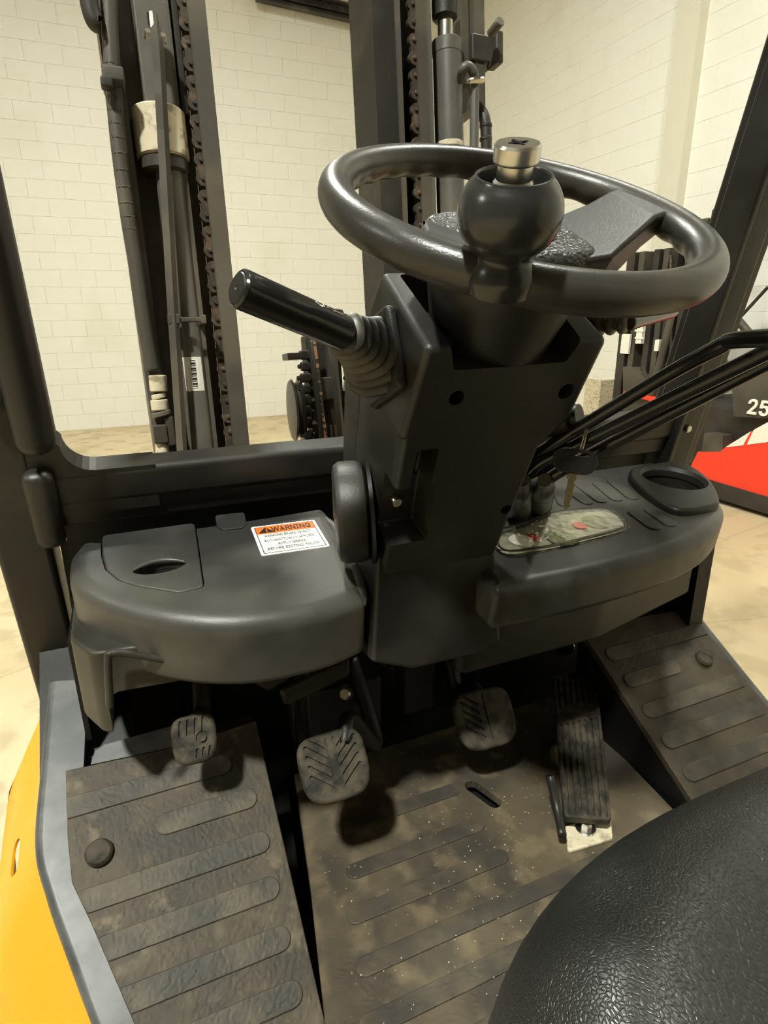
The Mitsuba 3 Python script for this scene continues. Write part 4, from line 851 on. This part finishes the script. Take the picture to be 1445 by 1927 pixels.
kq = add(FK + 'hose', tube(spline(np.array(hs_), 6), .012, 12), 'hose_black', True, label='black hose on the outer edge of the right mast')
for y in (237, 262): c_ = MF(X(914, y), 0, Zm(914, y)); add(kq + '__band', cyl(c_ - MF.R[2] * .004, c_ + MF.R[2] * .004, .0135, 14), 'mast_dark', 30)
prof_rail('mast_rail', [(X(883, 20), .03), (X(896, 20), .03), (X(896, 20), .06), (X(883, 20), .06)], 'thin rail right of the cylinder', 'mast_paint', Zm(890, 145), MT)
q0, q1 = mp(886, 62, .02), mp(933, 122, .02)
add(FK + 'mast_bracket', cat(rbox(q0[0], q1[0], .015, .06, q1[1] + .0, q0[1], .004, 8, MF), rbox(q1[0] - .018, q1[0], -.01, .03, q1[1] - .01, q0[1], .004, 8, MF)), 'mast_dark', 30, label='bracket with a protruding bolt at the right mast')
c0, c1 = MF(X(922, 65, -.02), -.02, Zm(922, 65, -.02)), MF(X(940, 42, -.05), -.05, Zm(940, 42, -.05))
add(FK + 'mast_bracket__bolt', cat(cyl(c0, c1, .009, 16), cyl(c1, c1 + (c1 - c0) * .12, .0095, 16)), 'mast_paint', 30)
# cross tie behind, low down, and the free-lift cluster between the uprights
add(FK + 'mast_crossmember', rbox(xl1, XR(713), .08, .10, MB, Zm(560, 905), .003, 8, MF), 'mast_dark', 30)
def cq(x, y, d=.0): a, b = mp(x, y, d); return MF(a, d, b)
kf = add(FK + 'free_lift_cylinder', cat(cyl(cq(622, 930, .05), cq(622, 735, .05), .032, 24), cyl(cq(622, 737, .05), cq(622, 640, .05), .02, 20)), 'mast_dark', 40, label='free-lift cylinder with chains and hoses between the mast uprights')
sh_c = cq(557, 772, .06)
add(kf + '__sheave', lathe([(0, -.012), (.03, -.012), (.063, -.010), (.066, -.006), (.058, -.002), (.058, .004), (.066, .008), (.063, .012), (0, .012)], sh_c, (1, -.08, 0), 40), 'chain_black', 40)
add(kf + '__sheave', lathe([(0, -.012), (.03, -.012), (.072, -.010), (.075, -.006), (.066, -.002), (.066, .004), (.075, .008), (.072, .012), (0, .012)], cq(668, 762, .06), (1, -.08, 0), 40), 'chain_black', 40)
for xx in (577, 664):
    for i in range(10):
        y = 668 + i * 21.5; w_ = .016 if i % 2 else .019
        if y > 880: break
        c_ = cq(xx - 4 + i * .9, y, .02 if i > 2 else .035 - .005 * i)
        fl_ = Fr(c_, MF.R[0], MF.R[1])
        add(kf + '__chain_link', cat(rbox(-w_ * .62, w_ * .62, -.008, .008, -.0095, .0095, .004, 8, fl_), cyl(c_ - MF.R[0] * w_, c_ + MF.R[0] * w_, .0045, 8)), 'chain_black', 40)
        if i % 2 == 0 and i > 3: add(kf + '__chain_pin', cyl(c_ + MF.R[0] * w_ * .5 - MF.R[1] * .0085, c_ + MF.R[0] * w_ * 1.0 - MF.R[1] * .0085, .0022, 6), 'steel', 40)
hp_ = [cq(586, 640, .0), cq(594, 700, -.01), cq(601, 760, -.012), cq(608, 830, -.012), cq(612, 900, -.012)]
add(kf + '__hose', tube(spline(np.array(hp_), 6), .0088, 12), 'hose_marked', True, label='hose with rust-red markings')
hp_ = [cq(624, 645, -.005), cq(632, 720, -.01), cq(640, 800, -.012), cq(647, 880, -.012)]
add(kf + '__strap', tube(spline(np.array(hp_), 6), .0085, 4), 'mast_paint', False)
q0, q1 = mp(541, 664, .03), mp(570, 676, .03); add(kf + '__top_plate', rbox(q0[0], q1[0], .03, .08, q1[1], q0[1], .002, 8, MF), 'chain_black', 30)
q0, q1 = mp(566, 630, .04), mp(668, 930, .04); add(kf + '__yoke', cat(rbox(q0[0] + .012, q1[0] - .01, .045, .09, q1[1], q0[1], .004, 8, MF)), 'mast_dark', 30)
q0, q1 = mp(604, 710, .0), mp(634, 752, .0); add(kf + '__valve_block', rbox(q0[0], q1[0], .005, .04, q1[1], q0[1], .003, 8, MF), 'truck_grey', 30)
add(kf + '__handle', tube(spline([cq(622, 600, .0), cq(616, 589, .0), cq(628, 585, .0), cq(642, 586, .0), cq(641, 596, .0), cq(632, 612, .02)], 6), .004, 8), 'chain_black', True)
for i, x in enumerate((602, 612, 622, 631)): add(kf + '__rod', cyl(cq(x, 800, .01), cq(x + 6, 880, .01), .0026, 8), 'cyl_grey', 40)
# ================================================================== MACHINES PARKED ALONG THE RIGHT WALL
XB = 4.12
def bx(x, y, X_=XB): p = atx(x, y, X_); return p[1], p[2]
def side(name, px, X0, X1, m_, lab=None, r=.01, px_is_yz=False):
    """A body whose side towards us is traced at its own distance X0, with real depth to X1."""
    p = np.array(px if px_is_yz else [bx(*q, X0) for q in px]); return add(name, slab(p, 0, X1 - X0, 0, fr=Fr((X0, 0, 0), (0, 1, 0), (0, 0, 1))), m_, False, label=lab)
R_ = 'forklift_001'
tag(R_, 'red forklift with number 25 and white stripes parked along the right wall', 'forklift')
gy, _ = bx(1400, 960); zt = bx(1330, 850)[1]
side(R_ + '__body', [(1286, 905), (1313, 850), (1352, 850), (1460, 786), (1560, 760), (1560, 1010), (1445, 938)], XB, XB + .85, 'red_paint', 'red body panel')
side(R_ + '__base_band', [(1283, 888), (1445, 936), (1560, 965), (1560, 1010), (1445, 968), (1283, 918)], XB - .012, XB + .80, 'truck_black', 'black band along the bottom')
side(R_ + '__stripe', [(1364, 842), (1412, 812), (1398, 838)], XB - .004, XB + .02, 'white_paint')
side(R_ + '__stripe', [(1418, 809), (1460, 786), (1460, 830), (1405, 837)], XB - .004, XB + .02, 'white_paint')
side(R_ + '__deck', [(1290, 748), (1390, 780), (1470, 770), (1470, 830), (1350, 856), (1290, 850)], XB + .12, XB + .8, 'truck_black')
side(R_ + '__hood', [(1376, 716), (1400, 709), (1500, 690), (1500, 780), (1440, 787), (1380, 784)], XB + .05, XB + .7, 'truck_grey', 'grey engine hood')
p0, p1 = np.array(atx(1403, 777, XB + .045)), np.array(atx(1447, 777, XB + .045)); hgt = atx(1403, 750, XB + .045)[2] - p0[2]
add(R_ + '__number', text('25', hgt, .012, np.array([XB + .048, p0[1], p0[2]]), (0, -1, 0), (0, .12, 1), (p0[1] - p1[1]) * 1.0), 'white_paint', False, label='white number 25')
side(R_ + '__step', [(1325, 815), (1360, 820), (1358, 850), (1320, 850)], XB - .0, XB + .3, 'truck_grey')
def pole(key, a, b, r, m_='truck_black', X_=XB, lab=None, X2=None):
    return add(key, cyl(atx(*a, X_), atx(*b, X2 or X_), r, 10), m_, 40, label=lab)
add(R_ + '__guard_leg', tube(spline([atx(x, y, XB + .1) for x, y in [(1290, 700), (1330, 560), (1352, 470), (1372, 425), (1400, 402), (1450, 385)]], 6), .035, 10), 'truck_black', True, label='black tubular overhead guard')
add(R_ + '__guard_leg', tube(spline([atx(x, y, XB + .8) for x, y in [(1352, 690), (1380, 500), (1395, 440), (1420, 415), (1465, 400)]], 6), .035, 10), 'truck_black', True)
p = atx(1368, 400, XB + .1); add(R_ + '__guard_light', rbox(p[0] - .05, p[0] + .05, p[1] - .10, p[1] + .10, p[2] - .05, p[2] + .045, .02, 8), 'truck_black', 30)
p = atx(1322, 420, XB + .1); add(R_ + '__mirror', rbox(p[0] - .05, p[0] + .05, p[1] - .085, p[1] + .085, p[2] - .03, p[2] + .025, .012, 8), 'truck_grey', 30)
pole(R_ + '__strut', (1292, 720), (1330, 560), .03, 'truck_grey', XB + .1)
pole(R_ + '__strut', (1390, 600), (1445, 540), .012, 'truck_black', XB + .1)
pole(R_ + '__strut', (1370, 580), (1420, 640), .03, 'truck_grey', XB + .25)
side(R_ + '__seat_back', [(1290, 664), (1312, 655), (1314, 730), (1290, 740)], XB + .25, XB + .6, 'truck_grey')
side(R_ + '__arm_rest', [(1330, 690), (1400, 672), (1445, 676), (1445, 700), (1340, 716)], XB + .2, XB + .5, 'truck_grey')
# second machine beyond it: dark mast with white markings and a red rail
B_ = 'forklift_002'
tag(B_, 'dark forklift mast with white markings standing behind the red forklift', 'forklift')
XC = 4.2
for i, (x0, x1) in enumerate(((1166, 1180), (1184, 1194), (1214, 1224), (1228, 1238), (1246, 1258), (1268, 1282))):
    y0 = bx(x0, 620, XC)[0]; y1 = bx(x1, 620, XC)[0]
    add(B_ + '__mast_rail', box(XC + .02 * (i % 2), XC + .14, min(y0, y1), max(y0, y1), G + .05, bx(1230, 470, XC)[1]), 'truck_black' if i % 2 == 0 else 'truck_grey', False)
add(B_ + '__mast_plate', box(XC + .12, XC + .16, bx(1282, 620, XC)[0], bx(1166, 620, XC)[0], G + .05, bx(1230, 470, XC)[1]), 'truck_black', False)
for (x, y, w, h) in ((1203, 560, 10, 60), (1203, 630, 7, 34), (1236, 650, 5, 22)):
    a, b = bx(x - w / 2, y - h / 2, XC - .03), bx(x + w / 2, y + h / 2, XC - .03); add(B_ + '__white_mark', box(XC - .034, XC + .03, min(a[0], b[0]), max(a[0], b[0]), min(a[1], b[1]), max(a[1], b[1])), 'white_paint', False)
for (x, y, w) in ((1203, 622, 16), (1203, 636, 16)):
    a, b = bx(x - w / 2, y - 2, XC - .036), bx(x + w / 2, y + 2, XC - .036); add(B_ + '__white_mark', box(XC - .04, XC - .03, min(a[0], b[0]), max(a[0], b[0]), min(a[1], b[1]), max(a[1], b[1])), 'white_paint', False)
a, b = bx(1169, 628, XC - .02), bx(1180, 666, XC - .02); add(B_ + '__sticker', box(XC - .012, XC + .01, min(a[0], b[0]), max(a[0], b[0]), min(a[1], b[1]), max(a[1], b[1])), 'label_white', False)
add(B_ + '__chain', tube([atx(1262, 480, XC - .02), atx(1262, 760, XC - .02)], .012, 8), 'chain_rust', True)
side(B_ + '__body', [(1172, 690), (1192, 694), (1240, 730), (1250, 775), (1172, 775)], XC - .05, XC + .7, 'truck_grey')
side(B_ + '__red_rail', [(1172, 737), (1192, 737), (1248, 752), (1248, 764), (1215, 752), (1172, 746)], XC - .09, XC + .1, 'red_paint', 'red rail')
side(B_ + '__base', [(1130, 770), (1256, 786), (1256, 850), (1130, 850)], XC - .06, XC + .8, 'truck_black')
add(B_ + '__strut', cyl(atx(1225, 752, XC - .06), atx(1272, 560, XC - .06), .03, 10), 'truck_grey', 40)
add(B_ + '__strut', cyl(atx(1225, 735, XC - .06), atx(1210, 690, XC - .06), .014, 8), 'truck_black', 40)
# small things at the wall foot between the machines
a, b = bx(1112, 765, XW - .4), bx(1132, 690, XW - .4)
c0 = atx(1124, 745, 4.7); add('cardboard_box', rbox(4.62, 4.95, c0[1] - .12, c0[1] + .12, G, c0[2] + .18, .005), 'brass' if False else 'worn_white', 30, label='small tan box standing against the wall behind the column', cat='box')
add('cardboard_box__tape', box(4.61, 4.96, c0[1] - .025, c0[1] + .025, c0[2] + .1795, c0[2] + .182), 'label_white', False)
